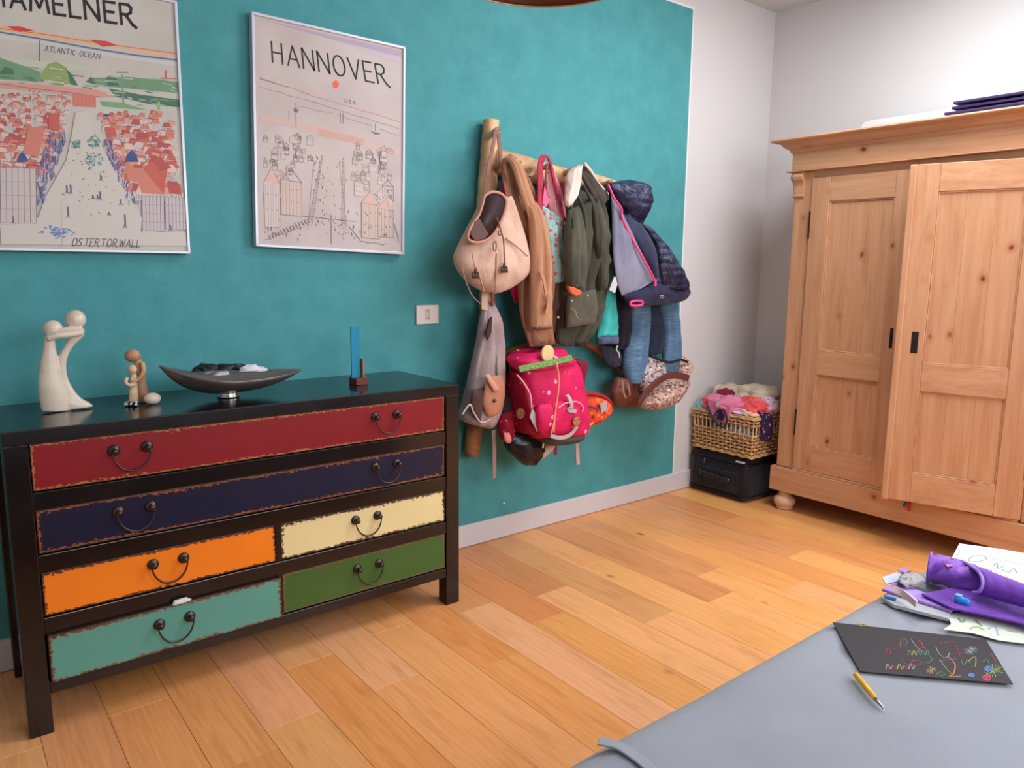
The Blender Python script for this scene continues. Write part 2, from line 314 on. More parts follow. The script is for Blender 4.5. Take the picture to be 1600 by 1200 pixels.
# ================================================================== DRESSER
def dresser():
    D = thing('dresser', 'black lacquered dresser with six distressed multicoloured drawers against the teal wall', 'dresser', (.85, -.25, 0))
    LAC = NT('black_lacquer', .16, .5); p = LAC.pos(); LAC.base(LAC.ramp(LAC.noise(p, 6, 4), [(.3, C4((18, 12, 13))), (.8, C4((30, 22, 22)))])); LAC.bump(LAC.noise(p, 30, 2), .03, .002)
    x0, x1, yf, yb, zt = .135, 1.5625, -.47, -.022, .865
    box('top', x0, x1, yf, yb, .826, zt, LAC.m, D, bevel=.003)
    for a, b in ((x0, x0+.058), (x1-.058, x1)):
        for c, d in ((yf, yf+.058), (yb-.058, yb)): box('leg', a, b, c, d, 0, .826, LAC.m, D, bevel=.003)
    for a in (x0+.014, x1-.03): box('side_panel', a, a+.016, yf+.058, yb-.058, .115, .826, LAC.m, D)
    box('back_panel', x0+.058, x1-.058, yb-.014, yb-.002, .115, .826, LAC.m, D)
    box('bottom_panel', x0+.03, x1-.03, yf+.03, yb-.014, .118, .13, LAC.m, D)
    for a, b in ((.643, .692), (.466, .517), (.292, .338), (.115, .151)): box('rail', x0+.058, x1-.058, yf+.002, yf+.03, a, b, LAC.m, D, bevel=.002)
    for a, b in ((.338, .466), (.151, .292)): box('divider', .845, .862, yf+.004, yf+.03, a, b, LAC.m, D)
    IRON = plain('aged_dark_iron', (74, 64, 60), .32, .85)
    def drawer(nm, xa, xb, za, zb, col, wear, handles, out=0.0, wmul=1.0):
        m = NT(nm+'_paint', .38, .4); hx, hz = (xb-xa)/2, (zb-za)/2
        tc = m.node('ShaderNodeTexCoord'); sp = m.node('ShaderNodeSeparateXYZ'); m.link(tc.outputs['Object'], sp.inputs[0])
        dx = m.math('SUBTRACT', hx, m.math('ABSOLUTE', sp.outputs[0])); dz = m.math('SUBTRACT', hz, m.math('ABSOLUTE', sp.outputs[2]))
        d = m.math('MINIMUM', dx, dz); mpn = m.node('ShaderNodeMapping'); mpn.inputs['Scale'].default_value = (1, 1, 1.6); m.link(tc.outputs['Object'], mpn.inputs['Vector'])
        n = m.noise(mpn.outputs[0], 75, 5, .7); n2 = m.noise(mpn.outputs[0], 9, 2)
        thr = m.math('MULTIPLY', m.math('MULTIPLY', m.math('SUBTRACT', n, .32), n2), .066*wmul)
        worn = m.math('LESS_THAN', d, thr); edge = m.math('LESS_THAN', d, m.math('MULTIPLY', thr, .45))
        sh = m.noise(mpn.outputs[0], 3, 3)
        pc = m.ramp(sh, [(.3, tuple(v*.88 for v in C4(col)[:3])+(1,)), (.7, C4(col))])
        cw = m.mix(worn, pc, C4(wear)); cw = m.mix(edge, cw, C4((58, 34, 26))); m.base(cw)
        m.bump(m.noise(mpn.outputs[0], 120, 2), .05, .001)
        dr = box('drawer', xa, xb, yf+.008-out, yf+.03-out, za, zb, m.m, D, bevel=.002, origin=((xa+xb)/2, yf+.019-out, (za+zb)/2))
        dr['label'] = nm.replace('_', ' ')
        q = box('drawer_box', xa+.012, xb-.012, yf+.03-out, yb-.03, za+.008, zb-.012, plain('raw_drawer_wood', (120, 84, 58), .8), dr)
        for hxc in handles:
            hz_ = (za+zb)/2+.02; mb = MB(); yy = yf+.008-out
            for s in (-.043, .043):
                mb.lathe([(.0165, 0), (.0165, .003), (.012, .006), (.006, .007), (.006, .016), (.009, .02), (.008, .025), (.002, .027)], (hxc+s, yy, hz_), 14, 'y')
            arc = [(hxc-.050*math.cos(a), yy-.018-.004*math.sin(a), hz_-.060*math.sin(a)) for a in [PI*i/16 for i in range(17)]]
            mb.tube(arc, [.0022+.0010*math.sin(PI*i/16) for i in range(17)], 8)
            h = mb.build('handle', IRON, dr, smooth=True)
    drawer('long_dark_red_drawer', .1955, 1.5025, .694, .824, (132, 18, 28), (176, 112, 62), (.437, 1.257))
    drawer('long_navy_blue_drawer', .1955, 1.5025, .519, .641, (17, 19, 50), (150, 84, 44), (.437, 1.255), wmul=1.2)
    drawer('orange_drawer', .1955, .846, .340, .464, (252, 132, 30), (96, 52, 34), (.518,))
    drawer('cream_drawer', .861, 1.5025, .340, .464, (232, 214, 158), (96, 62, 40), (1.173,), wmul=1.3)
    drawer('turquoise_drawer', .1955, .850, .153, .290, (92, 158, 146), (118, 78, 52), (.520,), out=.022, wmul=1.2)
    drawer('moss_green_drawer', .863, 1.5025, .153, .290, (66, 100, 46), (140, 96, 60), (1.176,), wmul=.8)
    c = P(285, 939, y=-.47)
    tag(lump((.542, -.483, .292), (.028, .009, .012), 3, .3, 2, 18, 10).build('cloth_scrap', cloth('white_cotton', (226, 228, 226)), smooth=True), 'scrap of white cloth caught above the turquoise drawer', 'cloth')
dresser()

# ================================================================== WARDROBE
def wardrobe():
    Wd = thing('wardrobe', 'honey-coloured pine wardrobe with carved cornice, bun feet and its right door ajar', 'wardrobe', (3.85, -1.17, 0))
    yl, yr, xf, xb = -.535, -1.805, 3.63, 4.15
    MET = plain('dark_lock_metal', (60, 52, 50), .4, .8)
    # feet
    for x in (3.655, 4.09):
        for y in (-.585, -1.755):
            MB().lathe([(.03, 0), (.043, .002), (.045, .010), (.042, .014), (.050, .022), (.057, .036), (.058, .048), (.054, .062), (.044, .072), (.034, .080), (.031, .094), (.034, .108)], (x, y, 0), 24).build('bun_foot', plain('pale_turned_pine', (214, 172, 140), .55), Wd, smooth=True)
    # plinth
    box('plinth', 3.605, 3.63, yl+.02, yr-.02, .105, .237, PINE[1], Wd, bevel=.004)
    for y in (yl+.02, yr+.005): box('plinth_side', 3.63, xb, y-.025, y, .105, .237, PINE[0], Wd, bevel=.004)
    box('base_moulding', 3.612, 3.64, -.64, yr+.105, .237, .249, PINE[1], Wd, bevel=.003)
    box('bottom_board', 3.64, xb, yl, yr, .2, .235, PINE[1], Wd)
    # carcass
    for y in (yl, yr+.02): box('side_panel', xf+.025, xb, y-.02, y, .237, 1.8, PINE[2], Wd)
    box('back_panel', xb-.012, xb, yl-.02, yr+.02, .237, 1.8, PINE[2], Wd)
    box('shelf', xf+.04, xb-.012, yl-.02, yr+.02, 1.05, 1.07, PINE[1], Wd)
    for a, b in ((yl, -.638), (yr+.1, yr)): box('corner_stile', xf, xf+.03, a, b, .237, 1.8, PINE[2], Wd, bevel=.006)
    box('top_rail', xf+.004, xf+.03, -.638, yr+.1, 1.764, 1.8, PINE[1], Wd)
    # corbels below the frieze
    for yc in (yl-.03, yr+.03):
        prof = [(0, 0), (.012, .004), (.014, .014), (.006, .02), (.008, .026), (.008, .06), (.014, .078), (.028, .09), (.034, .104), (.03, .118), (.02, .124), (.02, .13), (0, .13)]
        mb = MB(); mb.rings([[Vector((xf-a, yc+s*.027, 1.67+h)) for a, h in prof] for s in (-1, 1)]); mb.build('corbel', PINE[2], Wd, bevel=.001)
        sd = 1 if yc > -1 else -1
        mb = MB(); mb.rings([[Vector((xx, yc+sd*.03+sd*(a*.8), 1.67+h)) for a, h in prof] for xx in (xf, xf+.05)]); mb.build('corbel', PINE[2], Wd, bevel=.001)
    # frieze + cornice (profile swept round three sides)
    box('ledge', xf-.038, xb, yl+.036, yr-.036, 1.8, 1.806, PINE[1], Wd, bevel=.002)
    box('frieze', xf-.012, xb, yl+.016, yr-.016, 1.806, 1.90, PINE[1], Wd, bevel=.003)
    prof = [(.012, 1.893), (.02, 1.9), (.024, 1.906), (.024, 1.912), (.034, 1.916), (.042, 1.922), (.05, 1.93), (.056, 1.94), (.07, 1.944), (.092, 1.95), (.096, 1.956), (.092, 1.963), (-.02, 1.963), (-.02, 1.893)]
    path = [(xb, yl+.004, 0, 1), (xf, yl+.004, -1, 1), (xf, yr-.004, -1, -1), (xb, yr-.004, 0, -1)]
    MB().rings([[Vector((x+dx*o, y+dy*o, z)) for o, z in prof] for x, y, dx, dy in path]).build('cornice', PINE[1], Wd)
    box('top_board', xf+.02, xb, yl-.02, yr+.02, 1.94, 1.962, PINE[1], Wd)
    # doors: local frame (s along the width from the hinge, out = towards the room)
    def door(hy, dirn, width, ang, strip, lock_s, lockw):
        ux = Vector((-math.sin(ang), dirn*math.cos(ang), 0)); nx = Vector((-math.cos(ang), -dirn*math.sin(ang), 0))
        O = Vector((xf+.004, hy, 0))
        def bx(nm, s0, s1, o0, o1, z0, z1, mat, par, bev=.003):
            Q = [O+ux*s+nx*o for s, o in ((s0, o0), (s1, o0), (s1, o1), (s0, o1))]
            return MB().prism([Vector((q.x, q.y, z0)) for q in Q], (0, 0, 1), z1-z0).build(nm, mat, par, bevel=bev)
        z0, z1 = .25, 1.762
        d = bx('door', 0.004, width-.004, -.006, .002, z0+.004, z1-.004, PINE[2], Wd, .001)
        st = .1
        bx('stile', 0, st, -.008, .018, z0, z1, PINE[2], d); bx('stile', width-st, width, -.008, .018, z0, z1, PINE[2], d)
        for a, b in ((z0, .386), (.766, .893), (1.642, z1)): bx('rail', st, width-st, -.008, .0175, a, b, PINE[1], d)
        for a, b in ((.386, .766), (.893, 1.642)):
            bx('panel', st-.004, width-st+.004, 0, .007, a-.004, b+.004, PINE[2], d, .001)
            w3 = (width-2*st)/3
            for k in (1, 2): bx('board_joint', st+w3*k-.0006, st+w3*k+.0006, .006, .0073, a, b, plain('pine_joint_line', (170, 112, 72), .6), d, 0)
            for e0, e1, f0, f1 in ((st, width-st, a, a+.006), (st, width-st, b-.006, b), (st, st+.006, a, b), (width-st-.006, width-st, a, b)): bx('panel_bead', e0, e1, .004, .014, f0, f1, PINE[1], d, .003)
        if strip:
            bx('cover_strip', width-.012, width+.018, .016, .032, z0-.004, z1, PINE[2], d, .006)
        zc = .985
        bx('lock_plate', lock_s-lockw, lock_s+lockw, .0165, .020, zc-.048, zc+.048, MET, d, .004)
        bx('keyhole', lock_s-.003, lock_s+.003, .019, .0208, zc-.014, zc+.012, plain('keyhole_black', (12, 10, 10), .8), d, 0)
        for zz in (.5, 1.53): bx('hinge', -.004, .004, .012, .024, zz-.07, zz+.07, MET, d, .003)
    door(-.64, -1, .52, 0, False, .462, .008)
    door(-1.705, 1, .525, math.asin(.145/.525), True, .463, .014)
    # ribbons
    a = P(1417, 786, x=3.58)
    for k, (nm, c, dx, w, h) in enumerate((('teal', (32, 110, 130), .012, .010, .034), ('red', (206, 60, 58), -.004, .014, .048))):
        pts = [Vector((3.597, a.y+dx, .225)), Vector((3.594, a.y+dx+.003, .225-h*.5)), Vector((3.596, a.y+dx+(.008 if k == 0 else -.003), .225-h))]
        rb = MB().ribbon(pts, w, .003, Vector((0, 1, 0))).build('ribbon', cloth(nm+'_ribbon', c))
        tag(rb, nm+' fabric strip poking out under the ajar wardrobe door', 'ribbon')
wardrobe()
def wardrobe_top():
    mb = MB(); L0 = P(1343, 206, x=3.97); y0, y1 = L0.y, -1.78; z0, z1 = 1.964, 2.075
    R = []
    for x in [3.97+.15*i/10 for i in range(11)]:
        R.append([Vector((x, y, z)) for y, z in [(y0, z0), (y0, z1-.04), (y0-.006, z1-.018), (y0-.02, z1-.005), (y0-.045, z1), (y1, z1), (y1, z0)]])
    tag(mb.rings(R).build('storage_case', plain('white_plastic', (214, 213, 218), .4), bevel=.004), 'white rounded storage case lying on top of the wardrobe', 'case')
    NAV = plain('dark_purple_board', (52, 40, 88), .5)
    for k, (yy, z, sh) in enumerate(((-1.225, 1.990, 0), (-1.25, 2.012, .012), (-1.258, 2.032, .004))):
        mb = MB(); mb.box(3.66+sh, 3.95+sh, -1.76, yy, z, z+.011); q = mb.build('art_board', NAV, bevel=.002)
        tag(q, ['lowest dark purple board in the stack on the wardrobe', 'middle dark purple board in the stack on the wardrobe', 'topmost dark purple board in the stack on the wardrobe'][k], 'board', 'dark boards stacked on the wardrobe')
        for s in (0, 1):
            MB().box(3.68+sh, 3.94+sh, -1.74+s*.2, -1.72+s*.2, z-.0255 if k == 0 else z-.0088, z-.0002).build('spacer', NAV, q)
wardrobe_top()

# ================================================================== POSTERS
GL = {'H': [[(0, 0), (0, 1)], [(.7, 0), (.7, 1)], [(0, .5), (.7, .5)]], 'A': [[(0, 0), (.4, 1), (.8, 0)], [(.15, .35), (.65, .35)]], 'M': [[(0, 0), (.12, 1), (.5, .2), (.88, 1), (1, 0)]],
      'E': [[(.6, 0), (0, 0), (0, 1), (.6, 1)], [(0, .52), (.5, .52)]], 'L': [[(0, 1), (0, 0), (.55, 0)]], 'N': [[(0, 0), (0, 1), (.75, 0), (.75, 1)]], 'R': [[(0, 0), (0, 1), (.45, 1), (.6, .85), (.55, .62), (.35, .5), (0, .5)], [(.25, .5), (.6, .05), (.8, -.08)]],
      'O': [[(.4+.4*math.cos(a*PI/8), .5+.5*math.sin(a*PI/8)) for a in range(17)]], 'V': [[(0, 1), (.4, 0), (.8, 1)]], 'T': [[(0, 1), (.8, 1)], [(.4, 1), (.4, 0)]], 'I': [[(.1, 0), (.1, 1)]], 'C': [[(.4+.4*math.cos(a*PI/8), .5+.5*math.sin(a*PI/8)) for a in range(3, 14)]],
      'S': [[(.6, .88), (.35, 1), (.05, .85), (.1, .6), (.5, .42), (.6, .2), (.35, 0), (0, .12)]], 'W': [[(0, 1), (.25, 0), (.5, .8), (.75, 0), (1, 1)]], 'U': [[(0, 1), (0, .25), (.2, 0), (.45, 0), (.65, .25), (.65, 1)]], ' ': []}
GW = {'M': 1, 'W': 1, 'I': .2, ' ': .4, 'L': .55, 'E': .6}
class Ink:
    """flat print on a poster: strokes and washes laid on the paper plane"""
    def __init__(s, y): s.y0 = y; s.L = {}; s.n = 0
    @property
    def y(s): s.n += 1; return s.y0-1.2e-6*s.n
    def mb(s, col): return s.L.setdefault(col, MB())
    def stroke(s, pts, w, col):
        m = s.mb(col); n = len(pts); yy = s.y
        for i in range(n-1):
            (ax, ay), (bx, by) = pts[i], pts[i+1]; l = math.hypot(bx-ax, by-ay) or 1; ex, ey = -(by-ay)/l*w/2, (bx-ax)/l*w/2; tx, ty = (bx-ax)/l*w*.35, (by-ay)/l*w*.35
            m.add([P(u, v, y=yy) for u, v in ((ax+ex-tx, ay+ey-ty), (bx+ex+tx, by+ey+ty), (bx-ex+tx, by-ey+ty), (ax-ex-tx, ay-ey-ty))], [(0, 1, 2, 3)])
    def poly(s, pts, col, dy=0): yy = s.y; s.mb(col).add([P(u, v, y=yy) for u, v in pts], [tuple(range(len(pts)))])
    def text(s, txt, BL, BR, TLc, TRc, w, col):
        tot = sum(GW.get(c, .8)+.28 for c in txt)-.28; x = 0
        for c in txt:
            for st in GL[c]:
                pts = []
                for a, b in st:
                    u = (x+a)/tot; bx, by = BL[0]+(BR[0]-BL[0])*u, BL[1]+(BR[1]-BL[1])*u; tx, ty = TLc[0]+(TRc[0]-TLc[0])*u, TLc[1]+(TRc[1]-TLc[1])*u
                    pts.append((bx+(tx-bx)*b, by+(ty-by)*b))
                s.stroke(pts, w, col)
            x += GW.get(c, .8)+.28
    def build(s, parent):
        for k, (col, m) in enumerate(s.L.items()):
            t = plain('print_%02x%02x%02x' % col, col, .55); o = m.build('printed_drawing', t, parent); o['kind'] = 'stuff'
def inq(u, v, Q):
    a, b, c, d = Q; return tuple((a[i]*(1-u)+b[i]*u)*(1-v)+(d[i]*(1-u)+c[i]*u)*v for i in (0, 1))
def posters():
    FR = plain('pale_aluminium_frame', (196, 196, 208), .35, .3)
    def frame(name, label, Q, yb, yf, w, paper):
        """Q: corners TL TR BR BL on the front plane (3D), frame of width w, glazed"""
        T = thing(name, label, 'poster', (sum((q.x for q in Q))/4, yf, min(q.z for q in Q)))
        c = sum(Q, Vector())/4
        sides = []
        I = []
        for i in range(4):
            e1 = (Q[(i+1) % 4]-Q[i]).normalized(); e2 = (Q[i-1]-Q[i]).normalized(); I.append(Q[i]+e1*w+e2*w)
        for i in range(4):
            MB().prism([Q[i], Q[(i+1) % 4], I[(i+1) % 4], I[i]], (0, 1, 0), yb-yf).build('frame_side', FR, T, bevel=.0015)
        pap = MB().prism([q+Vector((0, .007, 0)) for q in I], (0, 1, 0), .004).build('print', paper, T)
        return T, pap
    PAP = NT('poster_paper', .5, .3); PAP.base(PAP.ramp(PAP.noise(PAP.pos(), 5, 3), [(.3, C4((188, 174, 172))), (.7, C4((202, 190, 186)))]))
    # HANNOVER
    yf = -.034; Q = [P(393, 17, y=yf), P(634, 73, y=yf), P(632, 398, y=yf), P(400, 385, y=yf)]
    T, pap = frame('framed_poster', 'framed HANNOVER poster, pale line drawing of a city with a small red sun', Q, -.004, yf, .010, PAP.m)
    k = Ink(yf+.0066); BLK = (40, 34, 38); GR = (160, 142, 142); DK = (122, 106, 110); PK = (214, 176, 166); LI = (176, 160, 182)
    PQ = [(404, 29), (627, 80), (625, 391), (410, 378)]
    def q(u, v): return inq(u, v, PQ)
    k.poly([q(0, 0), q(1, 0), q(1, .04), q(.6, .022), q(.3, .012)], LI); k.poly([q(.55, .02), q(1, .03), q(1, .065), q(.8, .05)], (196, 182, 192))
    k.text('HANNOVER', (426, 97), (609, 134), (424, 65), (603, 103), 2.6, BLK)
    c = (524.5, 132); k.poly([(c[0]+5.2*math.cos(a*PI/8), c[1]+6.2*math.sin(a*PI/8)) for a in range(16)], (226, 104, 84))
    rn = random.Random(3)
    def line(u0, v0, u1, v1, w=.8, col=GR, wob=.004, n=8): k.stroke([q(u0+(u1-u0)*i/n, v0+(v1-v0)*i/n+rn.uniform(-wob, wob)) for i in range(n+1)], w, col)
    line(0, .265, .35, .30, .9, (206, 128, 118)); line(.3, .295, 1, .355, .9, (206, 128, 118)); line(0, .305, .4, .335); line(.38, .33, 1, .39, 1); line(.27, .365, .52, .37); line(.0, .27, .2, .28, .8, DK)
    line(.55, .37, .8, .40); line(.85, .41, 1, .425)
    k.poly([q(0, .425), q(.5, .445), q(1, .50), q(1, .525), q(.5, .48), q(.0, .455)], (208, 178, 170)); k.poly([q(.4, .45), q(.75, .47), q(.72, .50), q(.42, .485)], (206, 164, 152))
    k.text('USA', (538, 160), (556, 163.5), (538, 154), (556, 158), .8, DK)
    for (u, v, h) in ((.255, .46, .11), (.205, .43, .04), (.57, .41, .05), (.59, .41, .05), (.82, .42, .035)): line(u, v, u, v-h, 1, DK, 0, 2)
    k.poly([q(.24, .375), q(.27, .378), q(.27, .395), q(.24, .392)], DK); k.poly([q(.78, .425), q(.86, .43), q(.82, .44)], DK)
    k.poly([q(.84, .53), q(.87, .53), q(.865, .585), q(.85, .585)], DK); line(.855, .50, .855, .62, 1, DK, 0, 2)
    # avenue and trees
    for s in range(26):
        t = s/25; v = .58+.32*t
        for u in (.44-.09*t, .57+.0*t+.02): 
            cx, cy = q(u, v); r = 1.3+2.4*t; k.stroke([(cx+r*math.cos(a*PI/4), cy+r*math.sin(a*PI/4)) for a in range(9)], .7, GR)
    line(.5, .86, .5, .99, 1.2, DK, 0, 2); line(.38, .60, .33, .93, .7); line(.56, .60, .62, .93, .7); line(.3, .87, .68, .875, 1.2, DK, .002)
    for s in range(70):
        u, v = rn.uniform(.36, .62), rn.uniform(.58, .96); a = q(u, v); k.stroke([a, (a[0], a[1]+rn.uniform(1.5, 3.5))], 1, DK)
    def house(u, v, w, h, col=GR, rows=2):
        a, b, c_, d = q(u, v), q(u+w, v+.004), q(u+w, v+h), q(u, v+h); k.stroke([a, b, c_, d, a], .7, col); r = q(u+w*.5, v-h*.35); k.stroke([a, r, b], .7, col)
        if rn.random() < .35: k.poly([a, r, b], PK)
        if rn.random() < .25: k.poly([a, b, c_, d], (206, 190, 186))
        for i in range(rows):
            for j in range(3):
                m = q(u+w*(.2+.3*j), v+h*(.25+.35*i)); k.stroke([m, (m[0], m[1]+2)], 1, col)
    for s in range(60):
        v = rn.uniform(.49, .70); u = rn.choice([rn.uniform(.01, .36), rn.uniform(.62, .94)]); house(u, v, rn.uniform(.02, .05), rn.uniform(.02, .04), rn.choice([GR, DK, (170, 140, 136)]), 1)
    for s in range(18):
        v = rn.uniform(.68, .84); u = rn.choice([rn.uniform(.01, .22), rn.uniform(.64, .9)]); house(u, v, rn.uniform(.06, .1), rn.uniform(.05, .09), rn.choice([GR, DK]))
    for u, v, w, h in ((.14, .71, .15, .16), (.02, .73, .11, .2), (.72, .78, .13, .17), (.84, .80, .11, .14)):
        k.poly([q(u, v), q(u+w, v+.01), q(u+w, v+h), q(u, v+h)], (204, 182, 172), .0001); house(u, v, w, h, DK, 2)
        for j in range(6): line(u+w*(j+.5)/6, v+.01, u+w*(j+.5)/6, v+h, .6, GR, 0, 2)
    for s in range(14): t = s/13; k.stroke([q(.05+.28*t, .97-.09*t), q(.06+.28*t, .985-.09*t)], 1.5, DK)
    line(.02, .99, .3, .92, .8, DK); line(.63, .9, .72, .97, .8, DK); line(.72, .97, .9, .975, .8, DK)
    for s in range(9): line(.9+.01*s, .76+.02*s, .99, .93+.004*s, .6, GR, 0, 2)
    for s in range(40):
        u, v = rn.choice([(rn.uniform(.02, .34), rn.uniform(.88, .98)), (rn.uniform(.62, .95), rn.uniform(.82, .96))]); a = q(u, v); k.stroke([a, (a[0]+rn.uniform(-1, 2), a[1]+rn.uniform(2, 5))], 1.2, rn.choice([DK, GR, (110, 96, 120)]))
    k.build(pap)
    # HAMELNER
    yf = -.034; x1 = P(298, 397, y=yf).x; z0 = P(150, 394, y=yf).z; x0 = x1-.615; z1 = z0+.815
    Q = [Vector((x0, yf, z1)), Vector((x1+.001, yf, z1)), Vector((x1, yf, z0)), Vector((x0, yf, z0))]
    PAP2 = NT('cream_poster_paper', .5, .3); PAP2.base(PAP2.ramp(PAP2.noise(PAP2.pos(), 5, 3), [(.3, C4((186, 182, 174))), (.7, C4((200, 196, 188)))]))
    T, pap = frame('framed_poster', 'framed HAMELNER poster, red-roofed old town drawn in watercolour', Q, -.004, yf, .009, PAP2.m)
    k = Ink(yf+.0066); rn = random.Random(5)
    OR = (194, 98, 84); OR2 = (204, 128, 110); OR3 = (180, 84, 80); PUR = (120, 110, 156); NAVY = (56, 84, 140); GRN = (110, 150, 116); DG = (72, 116, 92); INK = (110, 98, 116); PL = (204, 192, 186)
    k.text('HAMELNER', (-14, 7), (213, 41), (-17, -24), (210, 9), 4.6, (38, 34, 38))
    # sky bands
    k.poly([(-20, 39), (0, 41), (30, 42), (60, 50), (120, 60), (180, 70), (240, 80), (278, 85), (278, 88), (240, 84), (180, 74), (120, 66), (60, 57), (0, 46), (-20, 44)], (226, 176, 130))
    k.poly([(10, 41), (30, 41), (54, 48), (30, 50)], (202, 62, 62), -.0001); k.poly([(140, 62), (165, 64), (185, 71), (160, 73)], (202, 62, 62), -.0001)
    k.stroke([(-20, 47), (60, 60), (140, 75), (210, 86), (279, 94)], 2.4, (92, 110, 152)); k.stroke([(-20, 42), (60, 52), (140, 65), (278, 84)], 1.2, (206, 92, 66))
    k.poly([(-20, 58), (60, 68), (140, 84), (279, 104), (279, 98), (210, 89), (140, 78), (60, 63), (-20, 50)], (200, 198, 194), .0001)
    k.text('ATLANTIC OCEAN', (70, 79.5), (156, 92), (71, 71.5), (157, 84), 1.1, INK)
    # fields
    k.poly([(-20, 86), (30, 92), (110, 98), (160, 108), (100, 112), (40, 104), (-20, 104)], (188, 196, 176)); k.poly([(-20, 92), (0, 90), (40, 104), (62, 112), (70, 128), (0, 124), (-20, 122)], GRN)
    k.poly([(60, 120), (75, 100), (88, 96), (104, 106), (116, 130), (90, 132)], (140, 160, 96), -.0001); k.poly([(104, 108), (112, 116), (122, 134), (110, 132)], DG, -.0002)
    k.poly([(140, 122), (200, 120), (240, 124), (280, 128), (281, 146), (220, 140), (150, 134)], GRN); k.poly([(170, 138), (220, 148), (281, 156), (281, 168), (230, 162), (180, 150)], DG)
    k.poly([(160, 128), (170, 118), (182, 120), (186, 134), (170, 134)], DG, -.0002); k.poly([(0, 112), (8, 104), (20, 108), (22, 117), (0, 116)], DG, -.0002); k.poly([(134, 128), (142, 120), (150, 126), (148, 132)], DG, -.0002)
    for s in range(60):
        a = (rn.uniform(-10, 280), 0); y = 104+a[0]*.10+rn.uniform(-6, 40); b = (a[0]+rn.uniform(6, 24), y+rn.uniform(1, 4)); k.stroke([(a[0], y), b], rn.uniform(.8, 1.8), rn.choice([DG, GRN, (160, 182, 150), (200, 206, 190), (134, 158, 140)]))
    k.poly([(0, 128), (60, 132), (150, 140), (180, 152), (110, 148), (30, 140), (0, 138)], (212, 150, 132)); k.stroke([(-10, 130), (50, 138), (110, 145), (160, 152)], 1.2, PUR)
    k.stroke([(191, 118), (193, 162)], 2.6, (120, 148, 150)); k.stroke([(182, 113), (200, 113)], 1.4, INK); k.stroke([(259, 110), (259, 122)], 2.4, OR); k.stroke([(252, 122), (275, 123)], 1.6, OR)
    k.poly([(112, 146), (150, 150), (150, 168), (114, 166)], OR2)
    for j in range(6): k.stroke([(116+6*j, 150), (116+6*j, 166)], .9, OR)
    k.poly([(156, 158), (190, 160), (230, 172), (200, 170), (160, 166)], (120, 166, 120)); k.poly([(157, 177), (184, 180), (184, 185), (157, 182)], NAVY)
    k.stroke([(46, 138), (48, 160)], 1.2, INK); k.stroke([(62, 63+0), (62, 82+13)], 1.6, INK); k.poly([(244, 160), (250, 158), (250, 172), (246, 172)], (150, 172, 110)); k.poly([(262, 176), (278, 178), (278, 186), (264, 186)], (190, 186, 184))
    # town left and right
    def roof(x, y, w, h, col):
        sk = rn.uniform(-.3, .3)*w; k.poly([(x, y+h), (x+w*.25+sk*.5, y), (x+w*.85+sk*.5, y+h*.15), (x+w, y+h*1.1)], col, -.00005*rn.random()); k.stroke([(x, y+h), (x+w*.25+sk*.5, y), (x+w*.85+sk*.5, y+h*.15)], .7, (150, 80, 84))
        k.poly([(x, y+h), (x+w, y+h*1.1), (x+w, y+h*1.9), (x, y+h*1.8)], PL, .0001)
        for j in range(int(w/4)): k.stroke([(x+2+4*j, y+h*1.2), (x+2+4*j, y+h*1.65)], .9, rn.choice([PUR, INK]))
    L = []
    for s in range(170): y = rn.uniform(142, 262); L.append((rn.uniform(-12, 104-(y-160)*.34), y))
    for s in range(190): y = rn.uniform(172, 290); L.append((rn.uniform(150+(y-180)*.36, 262), y))
    for x, y in sorted(L, key=lambda e: e[1]):
        t = (y-140)/130; roof(x, y, 7+15*t+rn.uniform(-2, 3), 4+8*t, rn.choice([OR, OR2, OR3, OR2, (216, 150, 134), (220, 190, 178), PL]))
    k.poly([(44, 200), (70, 196), (60, 246), (36, 240)], OR2, -.0002); k.poly([(76, 178), (94, 176), (92, 206), (76, 200)], OR, -.0002)
    k.poly([(164, 198), (180, 200), (182, 214), (168, 214)], OR, -.0002); k.poly([(205, 262), (222, 262), (256, 304), (222, 302)], OR2, -.0003); k.poly([(222, 262), (240, 250), (262, 262), (256, 304)], OR, -.00025); k.poly([(194, 256), (208, 258), (218, 284), (200, 282)], OR2, -.0003)
    k.poly([(262, 286), (282, 288), (283, 304), (264, 302)], OR3, -.0002); k.poly([(232, 240), (252, 246), (268, 262), (250, 268)], OR3, -.0003)
    # street and square
    k.poly([(118, 176), (138, 172), (150, 210), (196, 300), (222, 340), (220, 362), (290, 362), (292, 384), (2, 382), (0, 350), (60, 340), (70, 310), (104, 250), (112, 210)], (204, 198, 190), -.00012)
    for s in range(150):
        t = rn.random(); y = 205+110*t; x = 100-40*t+rn.uniform(-22+6*t, 8); a = (x, y); k.stroke([a, (x+rn.uniform(-2, 2), y+rn.uniform(4, 9))], rn.uniform(1, 2), rn.choice([PUR, PUR, NAVY, (160, 150, 186)]))
    for s in range(80):
        t = rn.random(); y = 215+100*t; x = 165+42*t+rn.uniform(-6, 10); k.stroke([(x, y), (x+rn.uniform(-2, 2), y+rn.uniform(3, 8))], 1.4, rn.choice([PUR, NAVY, (160, 150, 186)]))
    for cx, cy, r, col in ((147, 222, 9, (112, 160, 124)), (147, 250, 13, (126, 172, 170)), (120, 225, 5, (150, 176, 150))):
        for s in range(40): a = rn.uniform(0, 6.3); d = r*rn.random()**.6; x, y = cx+d*1.2*math.cos(a), cy+d*math.sin(a); k.stroke([(x, y), (x+rn.uniform(-4, 4), y+rn.uniform(-4, 4))], 1.8, rn.choice([col, col, DG, (96, 140, 158)]))
